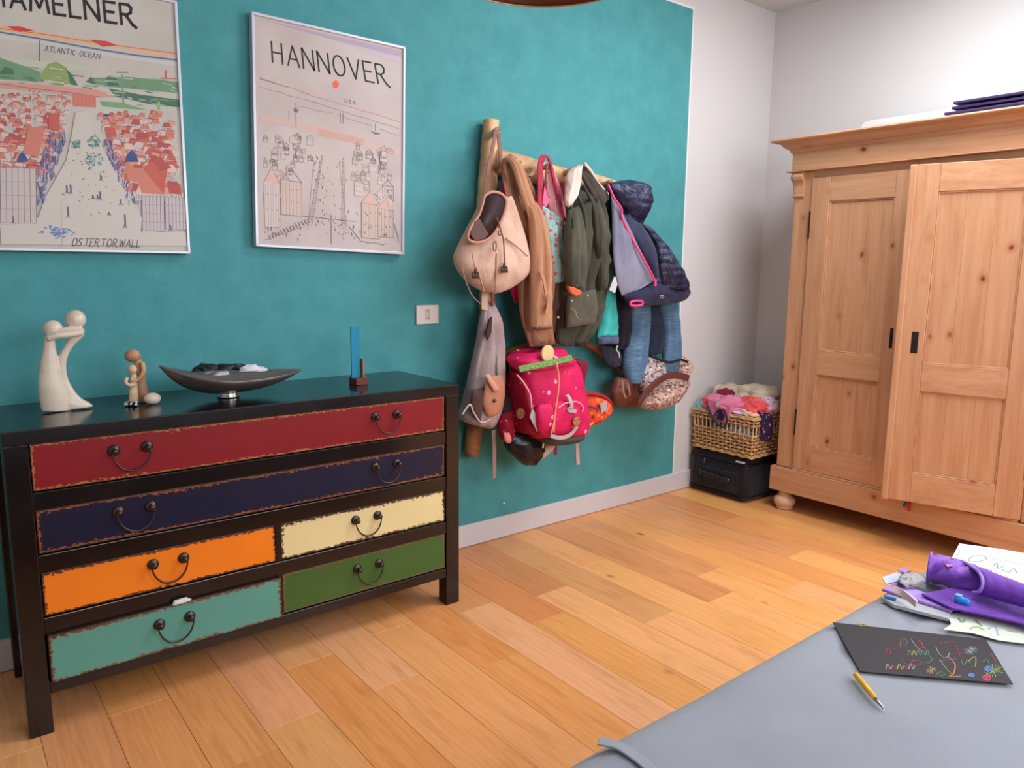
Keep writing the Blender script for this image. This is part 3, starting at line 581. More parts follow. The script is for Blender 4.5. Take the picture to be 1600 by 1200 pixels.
    for cx, cy, r in ((35, 246, 9), (206, 245, 11)): k.poly([(cx-r, cy+r*.7), (cx-r*.6, cy-r*.3), (cx, cy-r), (cx+r*.6, cy-r*.3), (cx+r, cy+r*.7)], NAVY, -.0004)
    # facades at the bottom
    for x0_, x1_, y0_, y1_ in ((0, 56, 262, 348), (222, 256, 306, 360), (258, 291, 308, 358)):
        k.poly([(x0_, y0_), (x1_, y0_+2), (x1_+2, y1_), (x0_, y1_+4)], (198, 188, 184), -.0002)
        for j in range(7): xx = x0_+(x1_-x0_)*j/6; k.stroke([(xx, y0_), (xx+1, y1_)], .9, rn.choice([PUR, INK]))
        for j in range(5): yy = y0_+(y1_-y0_)*j/4; k.stroke([(x0_, yy), (x1_+1, yy+1)], .9, (170, 156, 170))
    for x, y, h in ((110, 296, 14), (104, 296, 12), (156, 306, 14), (157, 278, 8), (195, 346, 20), (188, 316, 8), (106, 332, 16), (152, 308, 6), (20, 344, 10), (266, 356, 8), (170, 334, 4), (145, 308, 5)):
        k.stroke([(x, y-h/2), (x+1, y+h/4)], 2.6, INK); k.stroke([(x, y+h/4), (x-2, y+h/2)], 1.4, INK); k.stroke([(x, y+h/4), (x+3, y+h/2)], 1.4, INK)
    for s in range(40): x, y = rn.uniform(95, 190), rn.uniform(235, 335); k.stroke([(x, y), (x+2, y+1)], 1.2, rn.choice([INK, (170, 160, 170)]))
    for s in range(46): x, y = rn.gauss(94, 12), rn.gauss(362, 4); k.stroke([(x, y), (x+rn.uniform(-8, 8), y+rn.uniform(-4, 4))], 1.8, rn.choice([(110, 138, 190), (90, 116, 176), (150, 172, 206)]))
    k.stroke([(96, 312), (97, 386)], .8, (190, 180, 176)); k.text('OSTERTORWALL', (112, 384), (218, 386), (115, 372), (220, 375), 1.3, (110, 98, 98))
    k.build(pap)
posters()

def wall_switch():
    a, b = P(651, 477, y=-.012), P(686, 505.5, y=-.012)
    T = thing('light_switch', 'small white light switch on the teal wall beside the HANNOVER poster', 'switch', ((a.x+b.x)/2, 0, b.z))
    m = plain('switch_plastic', (226, 214, 206), .35); box('plate', a.x, b.x, -.011, -.0005, b.z, a.z, m, T, bevel=.003)
    cx = (a.x+b.x)/2; cz = (a.z+b.z)/2; MB().box(cx-.013, cx+.013, -.0125, -.0105, cz-.024, cz+.024).build('rocker', plain('rocker_plastic', (206, 190, 182), .4), T, bevel=.001)
    MB().ribbon([(cx-.008, -.0128, cz+.018), (cx+.004, -.0128, cz+.016), (cx+.008, -.0128, cz), (cx+.004, -.0128, cz-.016), (cx-.008, -.0128, cz-.018)], .003, .001, Vector((0, 0, 1))).build('mark', plain('switch_mark', (150, 120, 112), .5), T)
wall_switch()

# ================================================================== THINGS ON THE DRESSER
ZT = .865
def body_rows(rows, yc):
    """statue limb or body: (left px, right px, py, thickness ratio)"""
    R = []
    n = 18; N = (len(rows)-1)*6
    for i in range(N+1):
        xl, yl, xr, yr, k, dy = cr(rows, i/N); L = P(xl, yl, y=yc+dy); Q = P(xr, yr, y=yc+dy); mid = (L+Q)/2; h = (Q-L)/2
        R.append([mid+h*math.cos(2*PI*j/n)+Vector((0, h.length*k*math.sin(2*PI*j/n), 0)) for j in range(n)])
    return R
def remesh(o, v, it=6):
    q = o.modifiers.new('remesh', 'REMESH'); q.mode = 'VOXEL'; q.voxel_size = v; q.use_smooth_shade = True
    q = o.modifiers.new('smooth', 'SMOOTH'); q.factor = .5; q.iterations = it
def ball(mb, c, r, n=14, sq=(1, 1, 1)):
    R = []
    for i in range(n+1):
        th = PI*(i+.05)/(n+.1); R.append([Vector(c)+Vector((r*sq[0]*math.sin(th)*math.cos(2*PI*j/n), r*sq[1]*math.sin(th)*math.sin(2*PI*j/n), r*sq[2]*math.cos(th))) for j in range(n)])
    mb.rings(R)
def ornaments():
    STN = NT('pale_soapstone', .3, .45); STN.base(STN.ramp(STN.noise(STN.pos((1, 1, 2.5)), 18, 4), [(.3, C4((206, 190, 172))), (.6, C4((216, 202, 184))), (.8, C4((212, 192, 174)))]))
    yc = -.225; mb = MB()
    mb.rings(body_rows([(64, 642, 112, 642, .55, 0), (61, 625, 108, 622, .6, 0), (59, 600, 99, 598, .65, 0), (62, 570, 92, 570, .7, 0), (67, 545, 88, 545, .75, 0), (69, 528, 86, 528, .7, 0), (72, 518, 86, 520, .6, 0)], yc))
    mb.rings(body_rows([(92, 641, 147, 635, .35, 0), (90, 634, 140, 629, .4, 0), (90, 622, 124, 619, .45, 0), (87, 600, 110, 599, .55, 0), (86, 580, 104, 578, .6, 0), (90, 560, 106, 558, .65, 0), (100, 540, 116, 540, .7, 0), (108, 525, 130, 526, .7, 0), (114, 512, 133, 514, .6, 0)], yc))
    for dy in (-.022, .018):
        mb.tube(smooth_path([P(128, 519, y=yc+dy*.8), P(110, 522, y=yc+dy*1.2), P(90, 524, y=yc+dy*1.3), P(74, 529, y=yc+dy)]), [.0105]*19, 10)
    mb.tube(smooth_path([P(74, 524, y=yc-.012), P(92, 518, y=yc-.018), P(112, 514, y=yc-.015), P(128, 515, y=yc-.012)]), [.009]*19, 10)
    h1 = P(82.5, 513, y=yc); h2 = P(118, 499, y=yc)
    ball(mb, h1, .0265, sq=(1.0, 1, .92)); ball(mb, h2, .0285, sq=(.98, 1, 1.0)); mb.tube([P(119, 506, y=yc), P(121, 520, y=yc)], .015, 10); mb.tube([P(80, 517, y=yc), P(78, 528, y=yc)], .014, 10)
    for v in mb.v: v.z = max(v.z, ZT+.0005)
    o = mb.build('couple_statuette', STN.m, smooth=True); remesh(o, .0028, 4)
    tag(o, 'tall pale stone statuette of an embracing couple on the dresser', 'statuette')
    yc = -.2; mb = MB(); T = thing('mother_child_statuette', 'small wooden statuette of a mother holding a child on the dresser', 'statuette', P(215, 628, y=yc)*1)
    T.location.z = ZT
    mb.rings(body_rows([(214, 627, 232, 626, .8, 0), (213, 615, 232, 614, .8, 0), (212, 605, 230, 604, .8, 0), (212, 590, 227, 590, .75, 0), (210, 575, 225, 574, .7, 0), (209, 563, 221, 562, .7, 0), (207, 558, 216, 557, .7, 0)], yc))
    mb.tube(smooth_path([P(222, 566, y=yc-.015), P(224, 582, y=yc-.025), P(214, 594, y=yc-.032), P(203, 592, y=yc-.03)]), .008, 10)
    ball(mb, P(207, 556, y=yc), .0225, sq=(1.05, 1, .9))
    for v in mb.v: v.z = max(v.z, ZT+.0005)
    WD = NT('carved_olive_wood', .4, .4); WD.base(WD.ramp(WD.noise(WD.pos((1, 1, .5)), 40, 4), [(.3, C4((168, 118, 84))), (.7, C4((206, 164, 128)))]))
    o = mb.build('mother', WD.m, T, smooth=True); remesh(o, .002, 4)
    mb = MB(); y2 = yc-.03
    mb.rings(body_rows([(201, 630, 217, 629, .7, 0), (201, 615, 216, 614, .7, 0), (203, 603, 215, 602, .7, 0), (204, 590, 214, 589, .7, 0), (205, 580, 212, 580, .7, 0)], y2)); ball(mb, P(206, 577, y=y2-.004), .0145)
    mb.tube(smooth_path([P(199, 590, y=y2), P(196, 597, y=y2-.006), P(202, 602, y=y2-.012), P(211, 601, y=y2-.012)]), .006, 8)
    for v in mb.v: v.z = max(v.z, ZT+.0005)
    WD2 = NT('light_carved_wood', .4, .4); WD2.base(WD2.ramp(WD2.noise(WD2.pos(), 50, 4), [(.3, C4((196, 160, 124))), (.7, C4((222, 196, 164)))]))
    o = mb.build('child', WD2.m, T, smooth=True); remesh(o, .002, 4)
    # pebble and shiny trinket
    c = P(238, 622, y=-.262); mb = MB(); ball(mb, (c.x, c.y, ZT+.0185), .0225, 18, (1.12, .9, .82)); tag(mb.build('pebble', plain('cream_pebble', (226, 206, 190), .25), smooth=True), 'smooth cream pebble beside the little mother statuette', 'pebble')
    c = P(203, 632, y=-.245); mb = MB(); rn = random.Random(2)
    T2 = thing('glass_trinket', 'small faceted smoky glass trinket in front of the mother statuette', 'trinket', (c.x, c.y, ZT))
    GLD = NT('dark_glass', .05, .6); GLD.base(C4((34, 46, 54))); GLD.b.inputs['Metallic'].default_value = .6
    SLV = plain('trinket_silver', (214, 216, 220), .12, .9)
    for k in range(7):
        a = k*.9; r = .016*(k % 3)*.6; cc = Vector((c.x-.012+.024*(k/6)+.0, c.y-.01+r*math.sin(a), ZT+.007)); R = [[cc+Vector((rr*math.cos(2*PI*j/5+a), rr*math.sin(2*PI*j/5+a), h)) for j in range(5)] for rr, h in ((.003, -.0065), (.009, -.002), (.007, .005), (.002, .008))]
        MB().rings(R).build('facet_stone', GLD.m if k % 2 else SLV, T2)
    # blue glass plaque with wooden foot
    c = P(558, 602, z=ZT); T = thing('glass_plaque', 'narrow blue glass plaque in a small wooden stand at the back of the dresser', 'ornament', c)
    BG = NT('blue_glass', .12, .5); BG.base(C4((22, 158, 200))); BG.b.inputs['Transmission Weight'].default_value = .35; BG.b.inputs['Alpha'].default_value = 1
    y2 = c.y+.02
    a0, a1 = P(550, 590, y=y2), P(564, 508, y=y2); MB().rings([[Vector((a0.x+s*.034, y2+d, a0.z-.004+h)) for s, d in ((0, 0), (1, 0), (1, .007), (0, .007))] for h in (0, .06, a1.z-a0.z)]).build('glass', BG.m, T, bevel=.001)
    BR = plain('dark_red_wood', (104, 52, 40), .5); b0 = P(552, 604, y=y2-.02); MB().box(a0.x+.002, a0.x+.05, y2-.03, y2+.03, ZT+.0005, ZT+.026).build('wooden_block', BR, T, bevel=.002)
    MB().box(a0.x+.038, a0.x+.046, y2-.012, y2+.02, ZT+.026, P(565, 560, y=y2).z).build('wooden_back', plain('brown_wood_stick', (150, 110, 90), .5), T, bevel=.001)
    # boat-shaped bowl
    c = P(357, 621, z=ZT); c.y = -.262; c.x = P(357, 618, y=c.y).x; T = thing('boat_bowl', 'boat-shaped hammered metal bowl on a small silver foot on the dresser', 'bowl', (c.x, c.y, ZT))
    Lt, Rt = P(248, 571, y=c.y), P(472, 577, y=c.y); BZ = ZT+.017
    def surf(u, w):
        xx = c.x+((Rt.x-c.x)*u if u > 0 else (c.x-Lt.x)*u); rz = (Rt.z if u > 0 else Lt.z); half = .125*(1-abs(u)**2.3)
        zr = (BZ+.05)+(rz-BZ-.05)*abs(u)**1.7; zb = BZ+(zr-BZ)*abs(u)**2.2
        return Vector((xx, c.y+half*w, zb+(zr-zb)*abs(w)**2.1))
    nu, nw = 40, 16; V = [surf(-.995+1.99*i/nu, -1+2*j/nw) for i in range(nu+1) for j in range(nw+1)]
    MTL = NT('hammered_pewter', .36, .5); MTL.base(C4((136, 124, 120))); MTL.b.inputs['Metallic'].default_value = .6; vv = MTL.node('ShaderNodeTexVoronoi', i_Scale=90.0); MTL.link(MTL.pos(), vv.inputs['Vector']); MTL.bump(vv.outputs['Distance'], .25, .003)
    mb = MB(); mb.add(V, [(i*(nw+1)+j, i*(nw+1)+j+1, (i+1)*(nw+1)+j+1, (i+1)*(nw+1)+j) for i in range(nu) for j in range(nw)]); mb.build('bowl_shell', MTL.m, T, smooth=True, solid=.004)
    MB().lathe([(.034, 0), (.036, .004), (.034, .008), (.032, .012), (.034, .0175)], (c.x, c.y, ZT+.0005), 28).build('foot', plain('polished_silver', (206, 204, 202), .15, .95), T, smooth=True)
    BK = plain('black_pouch', (22, 22, 30), .45); WHc = cloth('white_wrap', (214, 212, 224)); rn = random.Random(4)
    items = [(322, 583, 'K', 'glossy black pouch at the left of the bowl', .03), (352, 581, 'K2', 'black pouch lying in the middle of the bowl', .024), (372, 581, 'K', 'black folded pouch right of centre in the bowl', .026), (345, 590, 'W', 'crumpled white wrapper at the front of the bowl', .02), (390, 583, 'W', 'lilac-white wrapper near the middle of the bowl', .026), (405, 584, 'W', 'white wrapper at the right end of the heap in the bowl', .02), (330, 589, 'W', 'small white wrapper beneath the left black pouch in the bowl', .014)]
    for k, (ax, ay, kk, lb, s) in enumerate(items):
        q = P(ax, ay, y=c.y+rn.uniform(-.03, .025)); u = (q.x-c.x)/.24; q.z = max(q.z, surf(u, (q.y-c.y)/.125).z+s*.55)+.010
        o = lump(q, (s*1.3, s*.85, s*.6), k+1, .25, 1.8, 20, 12, .2).build('pouch' if kk[0] == 'K' else 'wrapper', BK if kk[0] == 'K' else WHc, smooth=kk != 'K'); tag(o, lb, 'pouch' if kk[0] == 'K' else 'wrapper', 'odds and ends in the bowl')
ornaments()

# ================================================================== PENDANT LAMP
def lamp():
    far = P(845, 10.5, z=1.9); d = Vector((FWD.x, FWD.y, 0)).normalized(); c = far-d*.2
    T = thing('pendant_lamp', 'copper dome pendant lamp hanging from the ceiling, only its rim in view', 'lamp', (c.x, c.y, 1.9))
    CP = NT('dark_copper', .28, .5); CP.base(C4((120, 70, 46))); CP.b.inputs['Metallic'].default_value = .9
    prof = [(.2, 0), (.199, .02), (.19, .06), (.165, .105), (.12, .145), (.06, .17), (.025, .175)]
    R = [[Vector((c.x+r*math.cos(2*PI*j/48), c.y+r*math.sin(2*PI*j/48), 1.9+h)) for j in range(48)] for r, h in prof]
    mb = MB(); mb.rings(R, cap=False); mb.build('shade', CP.m, T, smooth=True, solid=.002)
    MB().tube([(c.x+.2*math.cos(2*PI*j/48), c.y+.2*math.sin(2*PI*j/48), 1.9) for j in range(48)], .0022, 6, True).build('rim', plain('pale_brass_rim', (214, 176, 130), .3, .6), T, smooth=True)
    MB().lathe([(.02, 0), (.024, .01), (.024, .06), (.01, .075)], (c.x, c.y, 2.07), 16).build('socket', plain('brass_socket', (190, 140, 70), .3, .9), T, smooth=True)
    mb = MB(); ball(mb, (c.x, c.y, 2.0), .03, sq=(1, 1, 1.3)); mb.build('bulb', plain('opal_bulb', (236, 232, 222), .3), T, smooth=True)
    MB().tube([(c.x, c.y, 2.14), (c.x, c.y, ZC-.03)], .003, 6).build('cable', plain('black_cable', (20, 20, 20), .6), T)
    MB().lathe([(.05, 0), (.05, .02), (.03, .03)], (c.x, c.y, ZC-.03), 20).build('ceiling_rose', CP.m, T, smooth=True)
lamp()

# ================================================================== COAT RACK
def wood_mat(name, a, b, scale=6):
    t = NT(name, .55, .3); p = t.pos((1, 1, 1)); n = t.noise(p, scale, 6, .6, 1.5); c = t.ramp(n, [(.3, C4(a)), (.65, C4(b))])
    v = t.node('ShaderNodeTexVoronoi', i_Scale=13.0); t.link(p, v.inputs['Vector']); f = t.math('MULTIPLY', t.ramp(v.outputs['Distance'], [(.08, (1, 1, 1, 1)), (.17, (0, 0, 0, 1))]), t.ramp(v.outputs['Color'], [(.5, (0, 0, 0, 1)), (.55, (.8, .8, .8, 1))]))
    t.base(t.mix(f, c, C4((96, 66, 48)))); t.bump(n, .3, .006); return t.m
def gnarl(mb, pts, rad, seed, amp=.12, n=14):
    pts = smooth_path(pts, 8); m = len(pts); k0 = len(mb.v)
    rr = [cr([(r,) for r in rad], i/(m-1))[0] for i in range(m)]; mb.tube(pts, rr, n)
    for i, v in enumerate(mb.v[k0:]):
        c = pts[i//n]; d = v-c; v += d*amp*2*noise.noise(v*11+Vector((seed, 0, 0)))+d*amp*noise.noise(v*30+Vector((seed, 2, 0)))
def rack():
    T = thing('coat_rack', 'rustic coat rack of peeled branches mounted on the teal wall', 'coat rack', (2.3, -.06, .5))
    PALE = wood_mat('peeled_branch', (176, 128, 92), (226, 184, 142)); DARK = wood_mat('dark_branch', (110, 66, 38), (170, 112, 70)); PEG = plain('peg_end_grain', (150, 124, 98), .7)
    y = -.052
    mb = MB(); gnarl(mb, [P(767, 188, y=y), P(766, 215, y=y), P(764, 255, y=y), P(761, 300, y=y), P(760, 360, y=y), P(761, 420, y=y), P(761, 480, y=y)], [.036, .036, .038, .046, .044, .038, .036], 1, .10); mb.build('post', PALE, T, smooth=True)
    mb = MB(); gnarl(mb, [P(761, 478, y=y), P(756, 540, y=y), P(750, 600, y=y), P(743, 650, y=y), P(737, 711, y=y)], [.034, .035, .036, .038, .04], 2, .06); mb.build('post', DARK, T, smooth=True)
    mb = MB(); gnarl(mb, [P(770, 252, y=-.06), P(800, 258, y=-.062), P(840, 270, y=-.062), P(880, 277, y=-.06), P(920, 281, y=-.055), P(962, 291, y=-.05), P(985, 300, y=-.05)], [.06, .056, .054, .046, .034, .027, .02], 5, .07); mb.build('beam', PALE, T, smooth=True)
    mb = MB(); gnarl(mb, [P(962, 296, y=-.045), P(975, 400, y=-.045), P(985, 500, y=-.045), P(990, 580, y=-.045), P(990, 634, y=-.045)], [.03, .03, .03, .032, .036], 8, .06); mb.build('post', DARK, T, smooth=True)
    mb = MB(); gnarl(mb, [P(764, 566, y=-.05), P(800, 549, y=-.05), P(840, 536, y=-.05), P(880, 530, y=-.05)], [.022, .02, .019, .018], 4, .1); mb.build('brace', DARK, T, smooth=True)
    mb = MB(); gnarl(mb, [P(880, 524, y=-.05), P(912, 534, y=-.05), P(945, 555, y=-.05), P(985, 590, y=-.05)], [.018, .017, .016, .016], 6, .1); mb.build('brace', plain('orange_branch', (168, 96, 58), .6), T, smooth=True)
    for a, b, r, l in ((777, 203, .0135, .09), (828, 268, .022, .075), (858, 258, .012, .13), (905, 262, .013, .15), (955, 284, .012, .15), (792, 250, .012, .12), (1000, 294, .01, .14)):
        q = P(a, b, y=-.06-l); mb = MB(); mb.tube([Vector((q.x+.012, -.06, q.z-.02)), (q+Vector((.006, l*.5, -.01))), q], [r*1.15, r, r*.95], 12); pg = mb.build('peg', PALE, T, smooth=False)
        mb = MB(); mb.tube([q+Vector((0, .001, 0)), q-Vector((0, .002, 0))], r*.8, 12); mb.build('peg_end', PEG, pg)
rack()

# ================================================================== COATS, BAGS AND OTHER THINGS ON THE RACK
def strap(name, pts, w, mat, parent, th=.004, side=Vector((1, 0, 0)), k=6): return MB().ribbon(smooth_path(pts, k), w, th, side).build(name, mat, parent)
def base_of(a, b, y): q = P(a, b, y=y); return (q.x, q.y, q.z)
def hanging():
    # --- beige handbag
    BE = cloth('beige_canvas', (212, 178, 158), (192, 154, 134), scale=10); BEL = plain('pinkish_leather_trim', (186, 130, 112), .5); STR = plain('brown_leather_strap', (128, 76, 62), .5); DKB = plain('dark_brown_lining', (52, 30, 30), .6); BRS = plain('antique_brass', (112, 86, 62), .35, .8)
    T = thing('handbag', 'beige canvas handbag with brown leather straps on the leftmost peg of the rack', 'bag', base_of(765, 457, -.25))
    yc = -.235
    loft([((754, 308), (800, 306), yc, .05), ((742, 335), (808, 335), yc, .09), ((728, 362), (816, 364), yc, .12), ((717, 385), (823, 392), yc, .14), ((711, 402), (826, 416), yc, .145), ((716, 420), (820, 432), yc, .14), ((734, 442), (796, 450), yc, .11), ((754, 455), (775, 459), yc, .05)], folds=((2, .006, .2), (5, .003, .4)), seed=3, boxy=.85).build('body', BE, T, smooth=True)
    # opened mouth, in front of the body
    yo = yc-.078
    rim = [(757, 306), (768, 300), (783, 303), (791, 315), (786, 338), (774, 362), (762, 374), (745, 379), (731, 373), (735, 356), (747, 338), (753, 322)]
    mb = MB(); ctr = P(762, 345, y=yo+.035); pr = [P(a, b, y=yo+(.012 if b < 340 else 0)) for a, b in rim]
    R = [pr, [p+(ctr-p)*.18+Vector((0, .02, 0)) for p in pr], [p+(ctr-p)*.6+Vector((0, .034, 0)) for p in pr], [p+(ctr-p)*.97+Vector((0, .04, 0)) for p in pr]]
    mb.rings(R); mb.build('lining', DKB, T, smooth=True)
    MB().tube(smooth_path([tuple(p) for p in pr+[pr[0]]], 4)[:-1], .0065, 8, True).build('rim', BEL, T, smooth=True)
    fl = [P(a, b, y=yo-.004) for a, b in ((735, 366), (742, 346), (750, 342), (764, 366), (756, 374), (742, 376))]; MB().prism(fl, (0, 1, 0), .004).build('inner_pocket', plain('brown_inner_pocket', (92, 62, 58), .6), T, bevel=.002)
    yp = -.15
    strap('strap', [P(757, 308, y=yc-.05), P(762, 270, y=-.2), P(770, 230, y=-.165), P(775, 203, y=yp), P(781, 203, y=yp), ], .016, STR, T)
    strap('strap', [P(793, 306, y=yc-.03), P(787, 275, y=-.19), P(781, 235, y=-.16), P(778, 204, y=yp)], .018, STR, T)
    yf = yc-.085
    for pts, w in (([(722, 385), (721, 410), (727, 437), (738, 462), (750, 474)], .0035), ([(776, 340), (786, 372), (788, 400), (789, 412)], .005), ([(738, 395), (741, 415), (744, 424)], .004)):
        MB().tube(smooth_path([tuple(P(a, b, y=yf)) for a, b in pts], 6), w*.6, 6).build('cord', STR if w > .004 else plain('tan_cord', (172, 130, 100), .7), T, smooth=True)
    for a, b in ((788, 416), (743, 425)): 
        q = P(a, b, y=yf-.004); mb = MB()
        for k in range(5): mb.tube([q+Vector((-.012+.006*k, 0, -.006*(k % 2))), q+Vector((-.014+.007*k, -.002, -.026))], .004, 6)
        mb.tube([q+Vector((0, 0, .012)), q+Vector((0, 0, -.008))], .006, 8); mb.build('tassel', plain('dark_tassel', (84, 54, 46), .6), T, smooth=True)
    q = P(773, 385, y=yf-.004); MB().tube([q+Vector((.008*math.sin(a), 0, .02*math.cos(a))) for a in [2*PI*i/14 for i in range(14)]], .0025, 6, True).build('ring', BRS, T, smooth=True)
    q = P(781, 364, y=yf); MB().tube([q+Vector((.008*math.sin(a), 0, .009*math.cos(a))) for a in [2*PI*i/12 for i in range(12)]], .003, 6, True).build('ring', BRS, T, smooth=True)
    for pts in ([(776, 395), (775, 430), (774, 456)], [(790, 372), (806, 384), (824, 400)], [(744, 418), (752, 440), (756, 456)]): MB().tube(smooth_path([tuple(P(a, b, y=yf+.012)) for a, b in pts], 5), .0035, 6).build('seam', BEL, T, smooth=True)

    # --- grey and brown bag
    GY = cloth('mauve_grey_cloth', (172, 152, 152), (150, 128, 126), scale=8); TAN = plain('tan_leather', (186, 124, 98), .45); BRN = cloth('dark_brown_cloth', (92, 66, 62), (74, 52, 50)); yc = -.17
    T = thing('shoulder_bag', 'long mauve-grey shoulder bag with a tan leather pocket hanging beside the dresser', 'bag', base_of(750, 672, yc))
    loft([((755, 478), (770, 470), yc, .03), ((750, 505), (782, 500), yc, .07), ((746, 535), (786, 532), yc, .09), ((739, 570), (787, 570), yc, .11), ((732, 605), (786, 603), yc, .13), ((725, 635), (780, 635), yc, .15), ((721, 654), (770, 660), yc, .15), ((738, 664), (762, 670), yc, .1)], folds=((3, .010, .5), (6, .004, .2)), seed=9, boxy=.8).build('body', GY, T, smooth=True)
    yf = yc-.08
    mb = MB(); mb.prism(px([(765, 500), (770, 494), (768, 520), (762, 532), (759, 522)], yf+.03), (0, 1, 0), .01).build('opening', DKB, T, bevel=.002)
    loft([((760, 588), (784, 586), yf, .012), ((757, 605), (788, 603), yf, .03), ((754, 630), (788, 622), yf, .036), ((760, 648), (782, 640), yf, .03), ((766, 652), (776, 648), yf, .01)], n=20, m=16, seed=2).build('pocket', TAN, T, smooth=True)
    loft([((758, 586), (764, 584), yf-.018, .01), ((764, 600), (772, 596), yf-.022, .014), ((772, 612), (782, 610), yf-.026, .01)], n=14, m=10).build('flap', plain('tan_leather_light', (206, 146, 120), .45), T, smooth=True)
    q = P(773, 626, y=yf-.022); mb = MB(); ball(mb, q, .008); mb.build('clasp', BRS, T, smooth=True)
    loft([((738, 608), (757, 606), yf+.012, .02), ((736, 628), (755, 626), yf+.01, .03), ((737, 645), (752, 654), yf+.012, .02), ((744, 655), (750, 660), yf+.02, .01)], n=16, m=12).build('side_panel', BRN, T, smooth=True)
    MB().tube(smooth_path([tuple(P(a, b, y=yf+.004)) for a, b in ((722, 648), (734, 632), (740, 645), (752, 660), (766, 655))], 5), .004, 6).build('piping', plain('pale_piping', (206, 180, 172), .6), T, smooth=True)
    strap('strap', [P(757, 484, y=yc-.02), P(757, 466, y=yc), P(758, 452, y=-.16), P(760, 440, y=-.14)], .03, plain('cream_strap', (214, 182, 158), .7), T)
    strap('strap', [P(770, 478, y=yc-.02), P(768, 462, y=yc), P(766, 445, y=-.14)], .012, STR, T)
    strap('side_strap', [P(779, 598, y=yc-.05), P(780, 570, y=yc-.06), P(779, 555, y=yc-.055)], .02, GY, T)

    # --- magenta scarf behind
    MG = cloth('magenta_knit', (226, 36, 104), (180, 22, 80))
    o = loft([((790, 262), (800, 262), -.1, .03), ((783, 300), (806, 300), -.11, .06), ((786, 360), (812, 360), -.12, .07), ((792, 420), (818, 420), -.12, .08), ((794, 440), (820, 438), -.13, .07), ((800, 458), (816, 456), -.13, .05), ((804, 474), (810, 473), -.13, .02)], folds=((3, .008, .4),), seed=4).build('scarf', MG, smooth=True); tag(o, 'magenta scarf hidden mostly behind the beige handbag', 'scarf')
    # --- tan trench coat
    TN = cloth('tan_gabardine', (188, 138, 106), (178, 126, 96), scale=5); T = thing('trench_coat', 'tan trench coat hanging between the handbag and the floral pinafore', 'coat', base_of(845, 540, -.19)); yc = -.2
    loft([((788, 246), (798, 240), -.17, .03), ((786, 262), (808, 252), -.18, .06), ((791, 290), (824, 282), -.19, .08), ((797, 325), (840, 318), yc, .1), ((805, 365), (851, 358), yc, .12), ((811, 405), (858, 400), yc, .12), ((812, 450), (860, 445), yc, .12), ((815, 490), (862, 485), yc, .11), ((822, 520), (864, 515), yc, .09), ((828, 541), (868, 538), yc, .05)], folds=((3, .026, .25), (5, .014, -.3), (9, .006, .1)), seed=12, m=50, n=44).build('body', TN, T, smooth=True)
    loft([((822, 320), (838, 316), yc-.07, .05), ((828, 350), (850, 346), yc-.075, .07), ((830, 400), (858, 396), yc-.08, .08), ((829, 450), (860, 446), yc-.08, .08), ((829, 490), (861, 488), yc-.075, .08), ((830, 515), (863, 513), yc-.07, .07)], folds=((2, .008, .5), (5, .004, .3)), seed=5).build('sleeve', TN, T, smooth=True)
    loft([((832, 511), (862, 509), yc-.085, .04), ((834, 516), (861, 514), yc-.085, .035)], n=18, m=6).build('cuff_opening', plain('coat_lining_dark', (104, 70, 54), .8), T, smooth=True)
    loft([((790, 248), (796, 243), yc-.0, .03), ((800, 262), (812, 256), yc-.03, .035), ((812, 300), (828, 294), yc-.06, .03), ((826, 340), (842, 336), yc-.075, .025), ((836, 372), (848, 370), yc-.08, .015)], folds=((2, .004, .2),)).build('lapel', TN, T, smooth=True)
    strap('belt', [P(845, 425, y=yc-.13), P(850, 440, y=yc-.135), P(853, 458, y=yc-.14), P(857, 470, y=yc-.13), P(853, 490, y=yc-.128)], .014, TN, T, .005)
    q = P(832, 517, y=yc-.12); mb = MB(); ball(mb, q, .005); mb.build('button', plain('brown_button', (84, 50, 38), .4), T, smooth=True)

    # --- floral pinafore
    FL = dots('turquoise_floral_print', (150, 204, 196), [((226, 92, 120), .55, .30), ((240, 168, 176), .8, .22), ((104, 168, 150), 1.1, .18)], 60, ground2=(176, 214, 206)); PKS = cloth('coral_pink_binding', (172, 50, 74), (152, 38, 62)); PKL = dots('pink_lining_print', (222, 148, 158), [((170, 96, 116), 1.0, .22)], 60)
    T = thing('pinafore', 'turquoise floral pinafore with coral pink straps next to the green parka', 'pinafore', base_of(865, 520, -.17)); yc = -.205
    loft([((843, 318), (868, 338), yc, .04), ((846, 345), (880, 348), yc, .08), ((850, 385), (883, 385), yc, .1), ((855, 420), (882, 420), yc, .1), ((857, 445), (880, 440), yc, .09)], folds=((3, .012, .2), (6, .004, .1)), seed=6).build('skirt', FL, T, smooth=True)
    loft([((853, 440), (884, 438), yc+.03, .08), ((852, 480), (884, 480), yc+.03, .08), ((856, 520), (880, 520), yc+.03, .06)], folds=((3, .01, .2),), seed=7).build('underskirt', cloth('dusky_underskirt', (146, 116, 108), (116, 88, 82)), T, smooth=True)
    loft([((854, 256), (862, 262), yc+.01, .03), ((853, 290), (874, 292), yc+.01, .05), ((858, 325), (880, 322), yc, .06), ((868, 346), (882, 344), yc-.01, .05)], folds=((2, .008, .4),), seed=8).build('lining', PKL, T, smooth=True)
    strap('strap', [P(843, 338, y=yc-.06), P(844, 300, y=yc-.05), P(844, 262, y=yc-.02), P(848, 246, y=yc), P(854, 243, y=yc+.03)], .026, PKS, T, .006)
    strap('strap', [P(851, 243, y=yc+.02), P(858, 250, y=yc), P(866, 280, y=yc-.02), P(876, 320, y=yc-.04), P(882, 346, y=yc-.06)], .014, PKS, T, .006)
    mb = MB().prism(px([(848, 318), (851, 290), (858, 315), (853, 324)], yc-.062), (0, 1, 0), .004); mb.build('strap_tab', plain('bright_pink_tab', (250, 96, 134), .6), T)
